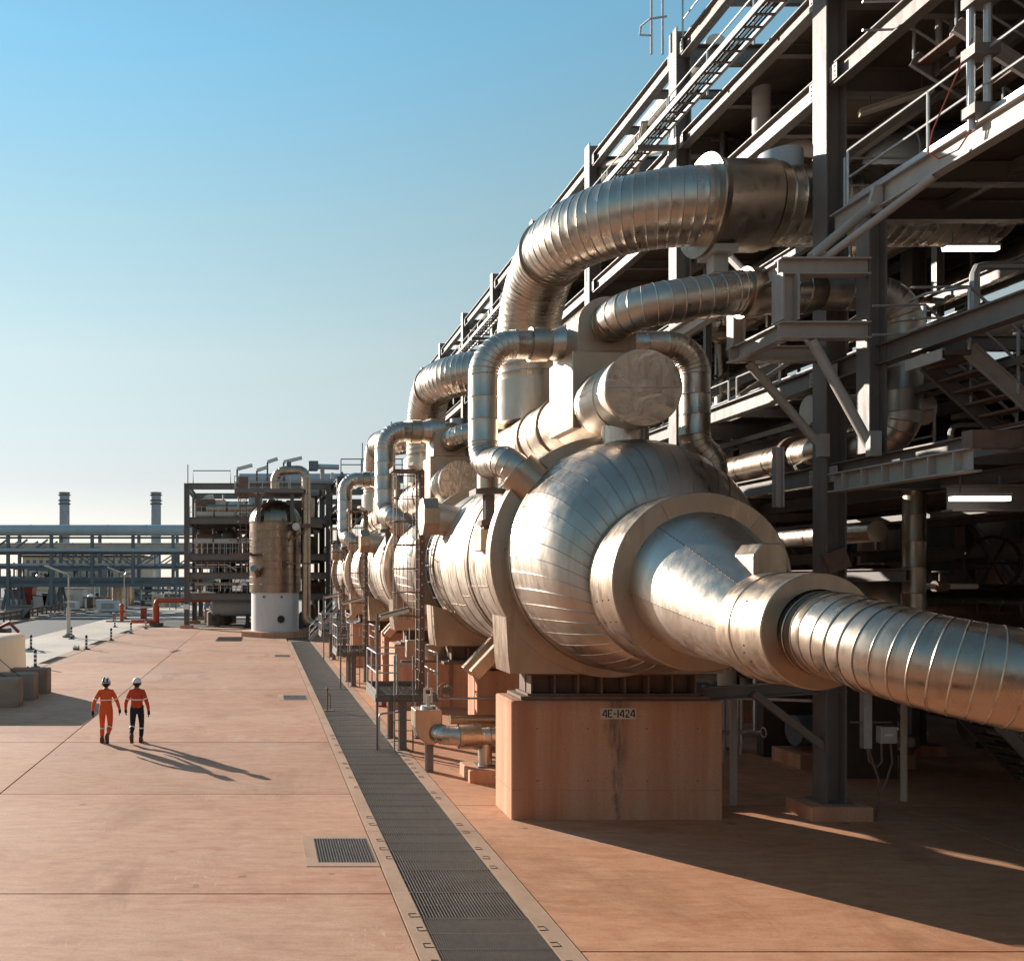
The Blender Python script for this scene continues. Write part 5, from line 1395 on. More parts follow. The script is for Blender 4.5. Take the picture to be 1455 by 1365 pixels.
def frame_block(name, label, x0, x1, y0, y1, levels, nx, ny, mat='steel', deckm='deck', top=None):
    r = root(name, label, 'steel structure', ((x0+x1)/2, y0, 0))
    T = top or levels[-1]
    for i in range(nx+1):
        x = x0+(x1-x0)*i/nx
        for j in range(ny+1):
            y = y0+(y1-y0)*j/ny
            MB().ibeam((x,y,0),(x,y,T),.5,.5,up=(1,0,0),tf=.05,tw=.04).build('column', M[mat], r); MB().box(x-.6,x+.6,y-.6,y+.6,-.05,.3).build('pedestal', M['pier'], r)
            for z in levels:
                if i < nx: MB().ibeam((x+.26,y,z-.3),(x+(x1-x0)/nx-.26,y,z-.3),.3,.6,tf=.05).build('beam', M[mat], r)
                if j < ny: MB().ibeam((x,y+.26,z-.3),(x,y+(y1-y0)/ny-.26,z-.3),.3,.6,tf=.05).build('beam', M[mat], r)
    for z in levels[:-1]: MB().box(x0+.2,x1-.2,y0+.2,y1-.2,z+.005,z+.06).build('deck', M[deckm], r)
    return r
FB = frame_block('framed_block', 'grey framed steel block left of the tall column, with pipes on every floor', -7.2, 6.4, 84.5, 104, [3.3,5.3,7.1,10.6,13.9], 2, 2)
for z in (8.1,): 
    for k in range(9): MB().cyl((-7+k*.6,84.3,7.15),(-7+k*.6,84.3,8.2),.03,n=6).build('rail_post', M['galv'], FB)
    MB().cyl((-7.1,84.3,8.2),(-1.5,84.3,8.2),.03,n=6).build('handrail', M['galv'], FB)
MB().tube([(-6.6,84.5,13.85),(-6.6,84.5,15.1),(-3,84.5,15.1),(-3,84.5,13.85)],.05,6).build('top_hoop', M['steel'], FB)
MB().cyl((-7.1,84.5,13.9),(-7.1,84.5,15.7),.05,n=6).build('mast', M['steel'], FB)
MB().box(-7.5,-6.95,84.1,84.2,1.8,2.3).build('notice', M['white'], FB)
MB().prism([(-2.2,4.1),(-1.4,4.1),(-1.8,4.7)],'y',84.6,84.64).build('notice', M['white'], FB)
for k in range(4): MB().bar((-3.6+k*.5,85,3.5),(-2.9+k*.5,85,5.0),.08,.08).build('brace', M['steel_pale'], FB)
def far_pipe(pts, rr, mat, label, rad=.6, name='block_pipe', group='pipes on the framed block'):
    r = root(name, label, 'pipe', pts[0], group)
    clad_pipe(r, pts, rad, rr, M[mat], .3, 2.0, n=18, bead=.012, split=False, name='barrel')
    for f in (.3,.7):
        p = V(pts[0]).lerp(V(pts[1]), f); d = (V(pts[1])-V(pts[0])).normalized()
        MB().lathe(p, d, [(0,rr*1.25),(.18,rr*1.25)], n=18).build('flange', M['rusty'], r, smooth=True)
    return r
far_pipe([(-2.2,86,14.4),(12,86,14.4)],.62,'bluegrey_pipe','long pale pipe lying on top of the framed block behind the column')
far_pipe([(2.6,87,13.3),(7,87,13.3)],.45,'bluegrey_pipe','shorter pale pipe just under the top of the framed block')
far_pipe([(-5.4,85.6,11.5),(1,85.6,11.5)],.5,'clad_dark','fat lagged pipe on the fourth floor of the framed block')
far_pipe([(-6.3,85.2,10.95),(-1,85.2,10.95)],.3,'cream_pipe','cream pipe below the fat lagged one on the framed block')
far_pipe([(-6.6,85.4,8.4),(-.6,85.4,8.4)],.25,'cream_pipe','cream pipe along the third floor of the framed block')
far_pipe([(-6.4,85.2,6.1),(-3.4,85.2,6.1),(-2.4,85.2,5.5)],.25,'clad_band','pipe with a downward kink on the second floor of the framed block',.3)
far_pipe([(-6.5,85.5,4.2),(-.8,85.5,4.2),(-.8,85.5,3.5)],.14,'cream_pipe','thin bent pipe on the first floor of the framed block',.3)
for k in range(14):
    x = random.uniform(-6.4,-1); z0 = random.choice((3.4,5.4,7.2,10.7)); hh = random.uniform(.6,1.4)
    r = root('pipe_riser', 'thin vertical pipe with a valve between the floors of the framed block', 'pipe', (x,86,z0), 'thin risers in the framed block')
    MB().cyl((x,86+random.uniform(0,2),z0),(x,86,z0+hh),.08,n=8).build('barrel', M['cream_pipe'], r); MB().box(x-.14,x+.14,85.8,86.1,z0+hh*.5,z0+hh*.5+.2).build('valve', M['rusty'], r)
rs2 = random.Random(5)
for k in range(72):
    x = rs2.uniform(-6.2, 5.5); fl = rs2.choice(((.05,3.0),(3.36,4.9),(5.36,6.7),(7.16,10.2),(10.66,13.3),(10.66,13.3))); y = rs2.uniform(86, 98); hh = min((fl[1]-fl[0])*rs2.uniform(.45,.95), 2.6)
    r = root('floor_equipment', 'equipment', 'equipment', (x, y, fl[0]), 'equipment on the framed block')
    w = rs2.uniform(.4, 1.1); mk = rs2.choice(['clad_dark','rusty','steel_dark','cream_pipe','bluegrey_pipe','steel_dark']); mt = M[mk]; r['label'] = '%s %s equipment on the %s floor of the framed block' % ('bulky' if w > .75 else 'narrow', HUE[mk], {0:'ground',3:'first',5:'second',7:'third',10:'top'}[int(fl[0])])
    if rs2.random() < .5: MB().lathe((x,y,fl[0]),(0,0,1),[(0,w*.8),(hh*.8,w*.8),(hh*.95,w*.5),(hh,.05)],n=18).build('shell', mt, r, smooth=True)
    else: MB().box(x-w,x+w,y-w*.6,y+w*.6,fl[0],fl[0]+hh).build('cabinet', mt, r, bevel=.06)
    MB().box(x-w*.3,x+w*.3,y-w*.85,y-w*.55,fl[0]+hh*.3,fl[0]+hh*.6).build('access_door', M['steel_dark'], r); MB().cyl((x+w*.5,y,fl[0]+hh*.8),(x+w*.5,y,fl[0]+min(hh*1.3,fl[1]-fl[0]-.3)),.08,n=8).build('vent', M['cream_pipe'], r)
for z in (3.36,5.36,7.16,10.66):
    for yy in (84.6,):
        n = 12
        for k in range(n+1): MB().cyl((-6.9+k*.55,yy,z),(-6.9+k*.55,yy,z+1.0),.025,n=6).build('rail_post', M['galv'], FB)
        for q in (.5,1.0): MB().cyl((-6.9,yy,z+q),(-.3,yy,z+q),.025,n=6).build('handrail', M['galv'], FB)
r = root('ground_drum', 'grey horizontal drum on saddles under the framed block', 'drum', (-2.8, 88, 0))
MB().lathe((-5.2,88,2.0),(1,0,0),[(0,.05),(.2,.8),(.4,1.0),(4.2,1.0),(4.4,.8),(4.6,.05)],n=28).build('shell', M['bluegrey_pipe'], r, smooth=True)
for x in (-4.4,-1.4): MB().box(x-.2,x+.2,87.2,88.8,0,1.2).build('saddle', M['steel_dark'], r)
# unseen blocks added behind the camera for the bright cladding to mirror
frame_block('near_block', 'dark steel structure continuing the row beside and behind the camera', 13, 27, -40, -6, [5.5,10.5,15.5,19], 2, 4, mat='steel')
rb = frame_block('opposite_block', 'long brown-decked steel block across the yard behind the camera', -34, 10, -58, -44, [4.5,9.5,14,18], 5, 1, mat='rusty')
MB().box(-33.5,9.5,-57.5,-57,0,18).build('rear_wall', M['rusty'], rb)
# mixed plant behind the column, between the block and the big structure
FB2 = frame_block('rear_block', 'dark steel block between the column and the exchangers, open to the sky in places', 6.9, 22, 78, 100, [4.5,8.2,11.5,13.8], 2, 2, mat='steel')
for (a, b_) in (((7,77.8,8.3),(10,77.8,11.4)),((7,77.8,11.6),(10,77.8,13.7))):
    MB().bar(a,b_,.2,.25).build('stair_flight', M['steel'], FB2)
for z in (14.8,15.3): MB().cyl((7,77.8,z),(22,77.8,z),.05,n=6).build('handrail', M['steel'], FB2)
for k in range(9): MB().cyl((7+k*1.8,77.8,13.8),(7+k*1.8,77.8,15.3),.05,n=6).build('rail_post', M['steel'], FB2)
MB().cyl((8.8,77,13.8),(8.8,77,16.6),.05,n=6).build('mast', M['steel'], FB2); MB().cyl((10.3,70,13.0),(10.3,70,17.2),.05,n=6).build('mast', M['steel'], FB2)
for (px, py, L, up) in ((337,668,3,0),(365,670,2,0),(380,658,2,0),(393,671,2,0),(403,658,3.6,0)):
    p = at(px, py, 78); r = root('yard_lamp', {337:'leftmost small lamp on a post over the left end of the column platform',365:'second small lamp from the left over the column platform',380:'tall thin lamp in the middle over the column platform',393:'short lamp just left of the long-headed one over the column',403:'lamp with the longest head, over the bend of the column riser pipe'}[px], 'lamp', (p.x, p.y, 11.9), 'lamps above the column')
    MB().cyl((p.x,p.y,11.9),(p.x,p.y,p.z+.1),.085,n=6).build('pole', M['steel_dark'], r); MB().bar((p.x,p.y,p.z+.1),(p.x+L*.45,p.y,p.z+.3+L*.05),.35,.28).build('head', M['galv'], r)
r = root('fire_monitor', 'large water-cannon shaped fire monitor on the roofline right of the column', 'fire monitor', at(457,672,80))
p = at(455,664,80); MB().cyl((p.x+.2,p.y,13.8),(p.x+.2,p.y,p.z-.2),.2,n=10).build('stand', M['steel_pale'], r, smooth=True); MB().cyl((p.x-.9,p.y,p.z+.1),(p.x+1.7,p.y,p.z+.02),.24,n=14).build('barrel', M['bluegrey_pipe'], r, smooth=True); MB().box(p.x-1.1,p.x-.2,p.y-.5,p.y+.5,p.z-.3,p.z+.55).build('body', M['steel_blue'], r, bevel=.08)
MB().cyl((p.x+1.1,p.y,13.8),(p.x+1.1,p.y,p.z-.5),.16,n=10).build('valve', M['cream_pipe'], r)

# ---- orange fire main
r = root('orange_fire_main', 'orange-red fire water pipe rising from the ground and turning right along the block', 'pipe', (-10.8, 90, 0))
clad_pipe(r, [(-10.7,89,.2),(-10.7,89,2.55),(-1.6,89,2.62)], .25, .24, M['orange'], .5, 3, n=20, bead=.0, split=False, name='main')
MB().cyl((-10.7,89,0),(-10.7,89,2.0),.34,n=20).build('sleeve', M['orange'], r, smooth=True); MB().cyl((-10.7,89,0),(-10.7,89,.3),.75,n=20).build('base', M['rusty'], r)
MB().cyl((-13.1,88,.45),(-10.7,88.6,.45),.18,n=14).build('ground_branch', M['orange'], r, smooth=True)
r = root('hydrant', 'small red hydrant with side outlets at the kerb corner', 'hydrant', (-15.6, 98, 0))
b = MB(); b.cyl((-15.6,98,0),(-15.6,98,1.7),.22,n=12); b.cyl((-16.0,98,1.1),(-15.2,98,1.1),.13,n=10); b.ball((-15.6,98,1.75),.26,10,6); b.build('body', M['orange'], r, smooth=True)
MB().cyl((-16.4,97.5,0),(-16.4,97.5,.9),.12,n=10).build('side_valve', M['orange'], r); MB().cyl((-16.4,97.5,.9),(-16.4,97.5,1.0),.2,n=10).build('valve_cap', M['white'], r)
MB().box(-17.2,-12.8,97,97.3,0,.12).build('kerb_pad', M['steel_dark'], r)
r = root('red_cabinet', 'upright dull red cabinet beside the orange pipe', 'cabinet', (-14.2, 104, 0))
MB().box(-14.3,-13.6,103.6,104.2,0,1.25).build('body', M['red_box'], r, bevel=.03); MB().box(-14.35,-13.55,103.55,104.25,1.25,1.32).build('lid', M['rusty'], r)

# ---- striped bollards
def bollard(x, y, lab):
    r = root('striped_bollard', lab, 'bollard', (x, y, 0), 'black and white bollards at the yard edge')
    MB().lathe((x,y,0),(0,0,1),[(0,.26),(.05,.24),(.10,.09)],n=14).build('foot', M['black'], r, smooth=True)
    for k in range(7): MB().cyl((x,y,.1+k*.11),(x,y,.1+(k+1)*.11),.085 if k % 2 else .08,n=12).build('stripe', M['white' if k % 2 else 'black'], r)
    MB().ball((x,y,.87),.095,10,6).build('cap', M['black'], r, smooth=True)
for x, y, l in ((-11.95,46.4,'striped bollard just behind the concrete weights, nearest the camera'),(-15.4,58.7,'striped bollard at the far left, behind the cream tent'),
  (-11.65,58.4,'striped bollard beside the dark gutter grate, right of the lamp post'),(-14.9,68.8,'striped bollard right at the foot of the near lamp post'),(-11.46,66.9,'striped bollard in the middle of the gutter line'),
  (-14.4,86.2,'striped bollard in front of the red hydrant'),(-11.26,75.7,'striped bollard on the gutter line left of the orange pipe'),(-10.94,83,'striped bollard closest to the orange pipe')): bollard(x, y, l)
def street_lamp(x, y, h, L, lab):
    r = root('street_lamp', lab, 'street lamp', (x, y, 0), 'yard lamp posts')
    MB().lathe((x,y,0),(0,0,1),[(0,.5),(.12,.5),(.32,.16)],n=16).build('foot', M['block'], r)
    MB().cyl((x,y,.3),(x,y,2.4),.17,n=12).build('lower_pole', M['cream_pipe'], r, smooth=True); MB().cyl((x,y,2.4),(x,y,h),.06,n=10).build('pole', M['cream_pipe'], r, smooth=True)
    MB().tube([(x,y,h),(x-.1,y,h+.25),(x-.5,y,h+.32)],.045,6).build('arm', M['cream_pipe'], r)
    MB().bar((x-.35,y,h+.28),(x-.35-L,y,h+.28+L*.38),.28,.14).build('head', M['cream_pipe'], r, bevel=.03)
street_lamp(-15.6,71,4.9,1.5,'cream lamp post with slanted head standing before the road, nearest of the two')
street_lamp(-16.1,103,5.2,1.6,'second cream lamp post with slanted head, near the red hydrant')

# ---- pipe rack across the background
PR = root('pipe_rack', 'long blue-grey pipe rack bridge crossing the whole background on the left', 'pipe rack', (-25, 138, 0))
YR = 137.0
zc = [13.0, 10.1, 6.3, 4.0]
def X_(px, Y=137.0): return (px-372)*Y/1250
posts = [11.5, 73, 131, 189, 246]
for px in posts + [-48, -105, 300]:
    for y in (YR, YR+6.5):
        x = X_(px); low = px < 100 or px > 280
        MB().ibeam((x,y,0 if low else 3.9),(x,y,13.0),.5,.5,up=(0,1,0),tf=.06,tw=.05).build('rack_post', M['steel_blue'], PR)
        if low:
            for s_ in (-1,1): MB().bar((x+s_*1.0,y+.4,0),(x+s_*.15,y+.4,3.8),.4,.4).build('splay_leg', M['steel_blue'], PR)
for y in (YR, YR+6.5):
    for z, h in (((11.2,.3),) if y == YR else ()) + ((8.9,.35),(6.6,.4),(3.9,.7)): MB().ibeam((-75,y,z),(-8,y,z),.4,h,tf=.07).build('rack_beam', M['steel_blue'], PR)
    pxs = list(range(75, 260, 29))
    for k, px in enumerate(pxs):
        a, b_ = X_(px), X_(px+29); s_ = px < 190
        MB().bar((a,y,8.8 if s_ else 6.7),(b_,y,6.7 if s_ else 8.8),.2,.2).build('rack_diagonal', M['steel_blue'], PR); MB().bar((b_,y,6.7),(b_,y,8.8),.2,.2).build('rack_strut', M['steel_blue'], PR)
    for px in (15, 44, -14, -43):
        MB().bar((X_(px),y,9.0),(X_(px+24),y,10.9),.3,.28).build('rack_diagonal', M['steel_blue'], PR)
for px in range(-60, 260, 29): MB().ibeam((X_(px),YR,6.7),(X_(px),YR+6.5,6.7),.3,.4).build('rack_cross', M['steel_blue'], PR)
for (z, rr, yy, mat, lab) in ((12.35,.85,YR-.2,'bluegrey_pipe','fat pale pipe along the top of the background pipe rack'),(9.75,.75,YR+2.2,'clad_dark','brownish lagged pipe on the middle level of the pipe rack'),
    (9.25,.3,YR-.5,'bluegrey_pipe','thin pale pipe along the front edge of the pipe rack'),(6.95,.3,YR+2,'bluegrey_pipe','thin pipe on the truss level of the pipe rack'),(4.6,.45,YR+1.5,'steel_blue','dark pipe on the lowest level of the pipe rack')):
    r = root('rack_line', lab, 'pipe', (-40, yy, z), 'pipes on the background rack')
    MB().cyl((-75,yy,z),(-7.6,yy,z),rr,n=20).build('barrel', M[mat], r, smooth=True)
    for x in range(-72,-8,6): MB().cyl((x,yy,z),(x+.15,yy,z),rr+.04,n=20).build('band', M[mat], r, smooth=True)
# ---- stacks
for px, lab in ((91.5,'tall grey exhaust stack, left of the two on the skyline'),(221.5,'tall grey exhaust stack, right of the two, next to the framed block')):
    x = (px-372)*260/1250; r = root('exhaust_stack', lab, 'chimney', (x, 260, 0), 'exhaust stacks')
    MB().cyl((x,260,0),(x,260,30.3),1.5,n=32).build('shaft', M['stack'], r, smooth=True)
    for z in (29.6,28.0,27.0): MB().cyl((x,260,z),(x,260,z+.22),1.85,n=32).build('ring', M['steel_dark'], r, smooth=True)
    MB().cyl((x,260,30.3),(x,260,30.5),1.7,n=32).build('rim', M['steel_dark'], r)

# ---- low buildings and clutter beyond
r = root('long_shed', 'long low shed with cream wall and flat roof beyond the pipe rack', 'building', at(95,850,175))
x0, x1 = (32-372)*175/1250, (152-372)*175/1250
MB().box(x0,x1,175,190,0,2.6).build('lower_wall', M['skirt'], r); MB().box(x0-.4,x1+.6,174.6,190,1.9+.7,4.0).build('fascia', M['cream'], r)
MB().box(x0-.5,x1+.7,174.4,190.2,4.0,4.35).build('roof', M['steel_pale'], r)
for k, px in enumerate((112,128,140)):
    a = (px-372)*175/1250; f = MB().box(a,a+.9,174.93,175.05,1.3,1.9).build('window', M['steel_dark'], r); MB().box(a-.08,a+.98,174.90,174.94,1.2,1.28).build('sill', M['steel_pale'], f)
MB().box(x1-2.6,x1-.9,174.9,175.05,0,2.0).build('door', M['steel_dark'], r)
r = root('tall_shed', 'pale tan plant building behind the pipe rack truss', 'building', (-38, 230, 0))
MB().box(-62,-31,228,250,0,10.6).build('wall', M['cream'], r); MB().box(-63,-30.5,227.5,250.5,10.6,11.1).build('roof', M['steel_dark'], r)
for k in range(18): MB().box(-61+k*1.7,-60.2+k*1.7,227.85,228.05,7.5,9.8).build('louvre', M['steel'], r)
r = root('white_cabin', 'small pale cabin standing before the long shed', 'cabin', at(105,870,150))
c = at(105,870,150); MB().box(c.x-2.8,c.x+1.5,150,154,0,3.1).build('body', M['skirt'], r, bevel=.1); MB().box(c.x-1,c.x,149.9,150.02,0,2.1).build('door', M['cream'], r); MB().box(c.x-3,c.x+1.7,149.8,154.2,3.1,3.25).build('roof', M['steel_pale'], r)
r = root('white_dome', 'white domed tank cover by the shed', 'tank', at(130,872,160)); c = at(130,872,160)
MB().lathe((c.x,160,0),(0,0,1),[(0,1.3),(.6,1.35),(1.4,1.1),(1.9,.6),(2.1,.05)],n=24).build('shell', M['white'], r, smooth=True); MB().cyl((c.x,160,2.0),(c.x,160,2.4),.15,n=8).build('vent', M['steel'], r)
for (pa, pb, h, lab, mat) in ((27,46,3.4,'dark red open skip among the far clutter',"red_box"),(46,72,2.0,'white pickup-sized covered load by the far fence','skirt'),(6,22,3.0,'rust coloured sloping ramp at the far left','rusty'),(60,76,2.3,'grey pallet stack near the shed','steel')):
    r = root('yard_skip', lab, 'skip', at((pa+pb)/2,868,145), 'objects stored in the far yard')
    a, b_ = (pa-372)*145/1250, (pb-372)*145/1250
    MB().prism([(a+.3,0),(b_-.3,0),(b_,h),(a,h)],'y',145,148).build('body', M[mat], r); MB().box(a-.1,b_+.1,144.9,148.1,h,h+.12).build('rim', M['steel_dark'], r)
r = root('sloping_panel', 'rust-brown tilted panel lying by the road at the far left', 'panel', at(20,880,105)); c = at(20,880,105)
MB().add([(c.x-1.4,104,.3),(c.x+1.3,104,.3),(c.x+1.7,107,1.6),(c.x-1,107,1.6),(c.x-1.4,104,.1),(c.x+1.3,104,.1),(c.x+1.7,107,1.4),(c.x-1,107,1.4)],[(0,1,2,3),(7,6,5,4),(0,4,5,1),(1,5,6,2),(2,6,7,3),(3,7,4,0)]).build('sheet', M['rusty'], r); MB().box(c.x-1,c.x+1.5,106.4,106.7,0,1.4).build('stand', M['steel_dark'], r)
r = root('road_barrier', 'long low brown barrier rail along the far side of the road', 'barrier', (-28.5, 110, 0))
for z in (.5,.95): MB().bar((-28,88,z),(-30,135,z),.12,.3).build('rail', M['rusty'], r)
for k in range(17): MB().box(-28.1-k*.12,-27.95-k*.12,88+k*2.9,88.2+k*2.9,0,1.1).build('post', M['steel_dark'], r)
def frame_pile(px0, px1, py, Y, lab):
    r = root('process_rack', lab, 'steel structure', at((px0+px1)/2, 850, Y), 'distant process racks')
    a, b_ = (px0-372)*Y/1250, (px1-372)*Y/1250; h = CAM_H - (py-824)*Y/1250; n = max(2, int((b_-a)/3))
    for k in range(n+1):
        x = a+(b_-a)*k/n
        for y in (Y, Y+8): MB().bar((x,y,0),(x,y,h*random.uniform(.8,1.05)),.35,.35,up=(0,1,0)).build('post', M['steel_blue'], r)
    for f in (.35,.62,.92):
        for y in (Y,Y+8): MB().bar((a,y,h*f),(b_,y,h*f),.3,.4).build('beam', M['steel_blue'], r)
        MB().box(a,b_,Y,Y+8,h*f+.21,h*f+.3).build('deck', M['steel_dark'], r)
    for k in range(int(n*2.5)):
        x = random.uniform(a,b_); z0 = h*random.choice((0,.37,.64)); hh = random.uniform(.8,h*.3); rr = random.uniform(.2,.8)
        MB().cyl((x,Y-.3+random.uniform(0,5),z0),(x,Y+2,z0+hh),rr,n=10).build('vessel', M[random.choice(['bluegrey_pipe','steel_blue','clad_dark','stack'])], r, smooth=True)
frame_pile(-60,40,800,200,'dark blue-grey process rack at the far left edge behind the pipe rack')
frame_pile(150,250,828,170,'process rack of thin posts and vessels right of the long shed')
frame_pile(40,170,806,215,'wide process rack behind the cream-walled shed')
frame_pile(245,275,838,190,'narrow process rack peeping out left of the framed block')
r = root('hills', None, None, (0,0,0))
COL.objects.unlink(r); bpy.data.objects.remove(r)
hl = MB(); n = 60
pts0 = []
for k in range(n+1):
    a = math.radians(-75 + 150*k/n); R = 900; h = 5 + 4*math.sin(k*.7) + 3*math.sin(k*1.9)
    pts0.append((R*math.sin(a), R*math.cos(a), h))
q = [(x,y,-1) for x,y,h in pts0] + [(x*1.1,y*1.1,h) for x,y,h in pts0] + [(x*1.3,y*1.3,-1) for x,y,h in pts0]; m = n+1
tag(hl.add(q, [(k,k+1,m+k+1,m+k) for k in range(n)] + [(m+k,m+k+1,2*m+k+1,2*m+k) for k in range(n)]).build('hills', M['dirt'], smooth=True), kind='structure')
rs3 = random.Random(3)
for k in range(46):
    Y = rs3.uniform(124, 200); px = rs3.uniform(-20, 262); p = at(px, 850, Y); kind = rs3.random()
    if kind < .4:
        r = root('yard_post', 'thin pole %s in the far yard under the pipe rack' % ('left of the near lamp post' if px < 85 else 'between the two lamp posts' if px < 170 else 'right of the red hydrant'), 'post', (p.x, Y, 0), 'posts in the far yard')
        h = rs3.uniform(2, 7.5); MB().cyl((p.x,Y,0),(p.x,Y,h),.09,n=6).build('pole', M[rs3.choice(['galv','steel_blue','cream_pipe'])], r); MB().box(p.x-.4,p.x+.4,Y-.1,Y+.1,h-.3,h).build('head', M['steel'], r)
    elif kind < .75:
        r = root('storage_crate', 'stored crate %s in the far yard under the pipe rack' % ('left of the near lamp post' if px < 85 else 'between the two lamp posts' if px < 170 else 'right of the red hydrant'), 'crate', (p.x, Y, 0), 'crates in the far yard')
        w, h = rs3.uniform(.8,2.6), rs3.uniform(.8,2.2); MB().box(p.x-w,p.x+w,Y-1,Y+1,0,h).build('body', M[rs3.choice(['rusty','steel','skirt','steel_blue','cream','steel_dark'])], r, bevel=.05); MB().box(p.x-w*.6,p.x+w*.6,Y-1.03,Y-1.0,h*.25,h*.8).build('panel', M['steel_pale'], r)
    else:
        r = root('far_vessel', '%s vessel standing %s in the far yard' % (rs3.choice(['stubby','slender','plain']), 'left of the near lamp post' if px < 85 else 'between the two lamp posts' if px < 170 else 'right of the red hydrant'), 'vessel', (p.x, Y, 0), 'vessels among the far racks')
        h, rr = rs3.uniform(2.5,6.5), rs3.uniform(.5,1.3); MB().lathe((p.x,Y,0),(0,0,1),[(0,rr),(h,rr),(h+rr*.4,rr*.7),(h+rr*.5,.05)],n=16).build('shell', M[rs3.choice(['bluegrey_pipe','steel_blue','clad_dark'])], r, smooth=True); MB().cyl((p.x+rr+.1,Y,0),(p.x+rr+.1,Y,h),.08,n=6).build('side_pipe', M['galv'], r)
# small machine parked beyond the tent
r = root('small_loader', 'small dark red machine half hidden behind the cream tent', 'machine', at(5, 893, 56)); c = at(5, 893, 60)
MB().box(c.x-2.5,c.x+.3,59.5,61,.5,1.3).build('body', M['steel_dark'], r, bevel=.1); MB().tube([(c.x-.6,60,1.2),(c.x+.4,60,1.7),(c.x+1.0,60,1.1),(c.x+.8,60,.7)],.13,8).build('arm', M['red_box'], r)
for x in (-2,-.4): MB().cyl((c.x+x,59.3,.5),(c.x+x,59.6,.5),.5,n=16).build('wheel', M['black'], r, smooth=True)

# ------------------------------------------------------------------ cream tent with concrete weights, left foreground
r = root('cream_tent', 'cream tarpaulin-covered store at the left edge, tied down to concrete weights', 'tent', (-12, 36, 0))
x0, x1, y0, y1, h = -16.5, -10.15, 33.6, 38.2, 2.32
sec = [(x0+.6*0,0),(x1,0)]
prof = [(x1,0.0),(x1-.02,.8),(x1-.06,1.6),(x1-.07,h-.22),(x1-.11,h-.09),(x1-.2,h-.02),(x1-.36,h),(x0+.4,h),(x0+.3,h-.02),(x0+.18,h-.15),(x0+.1,h-.35),(x0,0)]
mb = MB(); rs = []
for y, ins in ((y0,.12),(y0+.06,.04),(y0+.2,0),((y0+y1)/2,-.02),(y1-.2,0),(y1-.06,.04),(y1,.12)):
    rs.append([(x + (-ins if x > -13 else ins), y, max(0, z-ins*(1 if z > 1 else 0))) for x, z in prof])
mb.rings(rs); mb.build('cover', M['tarp'], r, smooth=True, angle=50)
for k in range(8):
    x = x0+.5+k*.82; MB().box(x,x+.02,y0-.012,y0+.03,.05,h-.4).build('fold', M['tarp'], r)
for (xa, xb) in ((-10.6,-9.15),(-12.2,-9.4),(-13.6,-9.9)):
    MB().tube([(xa,33.55,2.1),(xb,33.2 if xb > -9.3 else 32.6,.98)],.014,5).build('tie_strap', M['black'], r)
MB().tube([(-11.6,33.5,1.55),(-10.4,33.45,1.75)],.02,5).build('door_bar', M['black'], r)
for x, y, l in ((-9.35,35.9,'concrete weight block with fork slots, farthest of the three at the tent'),(-9.4,34.0,'concrete weight block with fork slots, middle of the three at the tent'),(-9.5,32.2,'concrete weight block with fork slots, nearest of the three at the left edge')):
    r = root('weight_block', l, 'concrete block', (x, y, 0), 'concrete weights round the tent')
    b = MB(); X0, X1, Y0, Y1 = x-.95, x+.68, y-.35, y+.35
    # body resting on four feet so that the fork slots are open
    b.cbox(X0,X1,Y0,Y1,.14,1.02,.025); 
    b.build('body', M['block'], r)
    f = MB()
    for (ya, yb) in ((Y0+.005,Y0+.14),(Y0+.24,Y1-.24),(Y1-.14,Y1-.005)): f.box(X0+.005,X1-.005,ya,yb,0,.139)
    f.build('foot', M['block'], r)
    MB().torus((x-.2,y,1.02),(1,0,0),.07,.014,16,6).build('lifting_eye', M['steel_dark'], r)

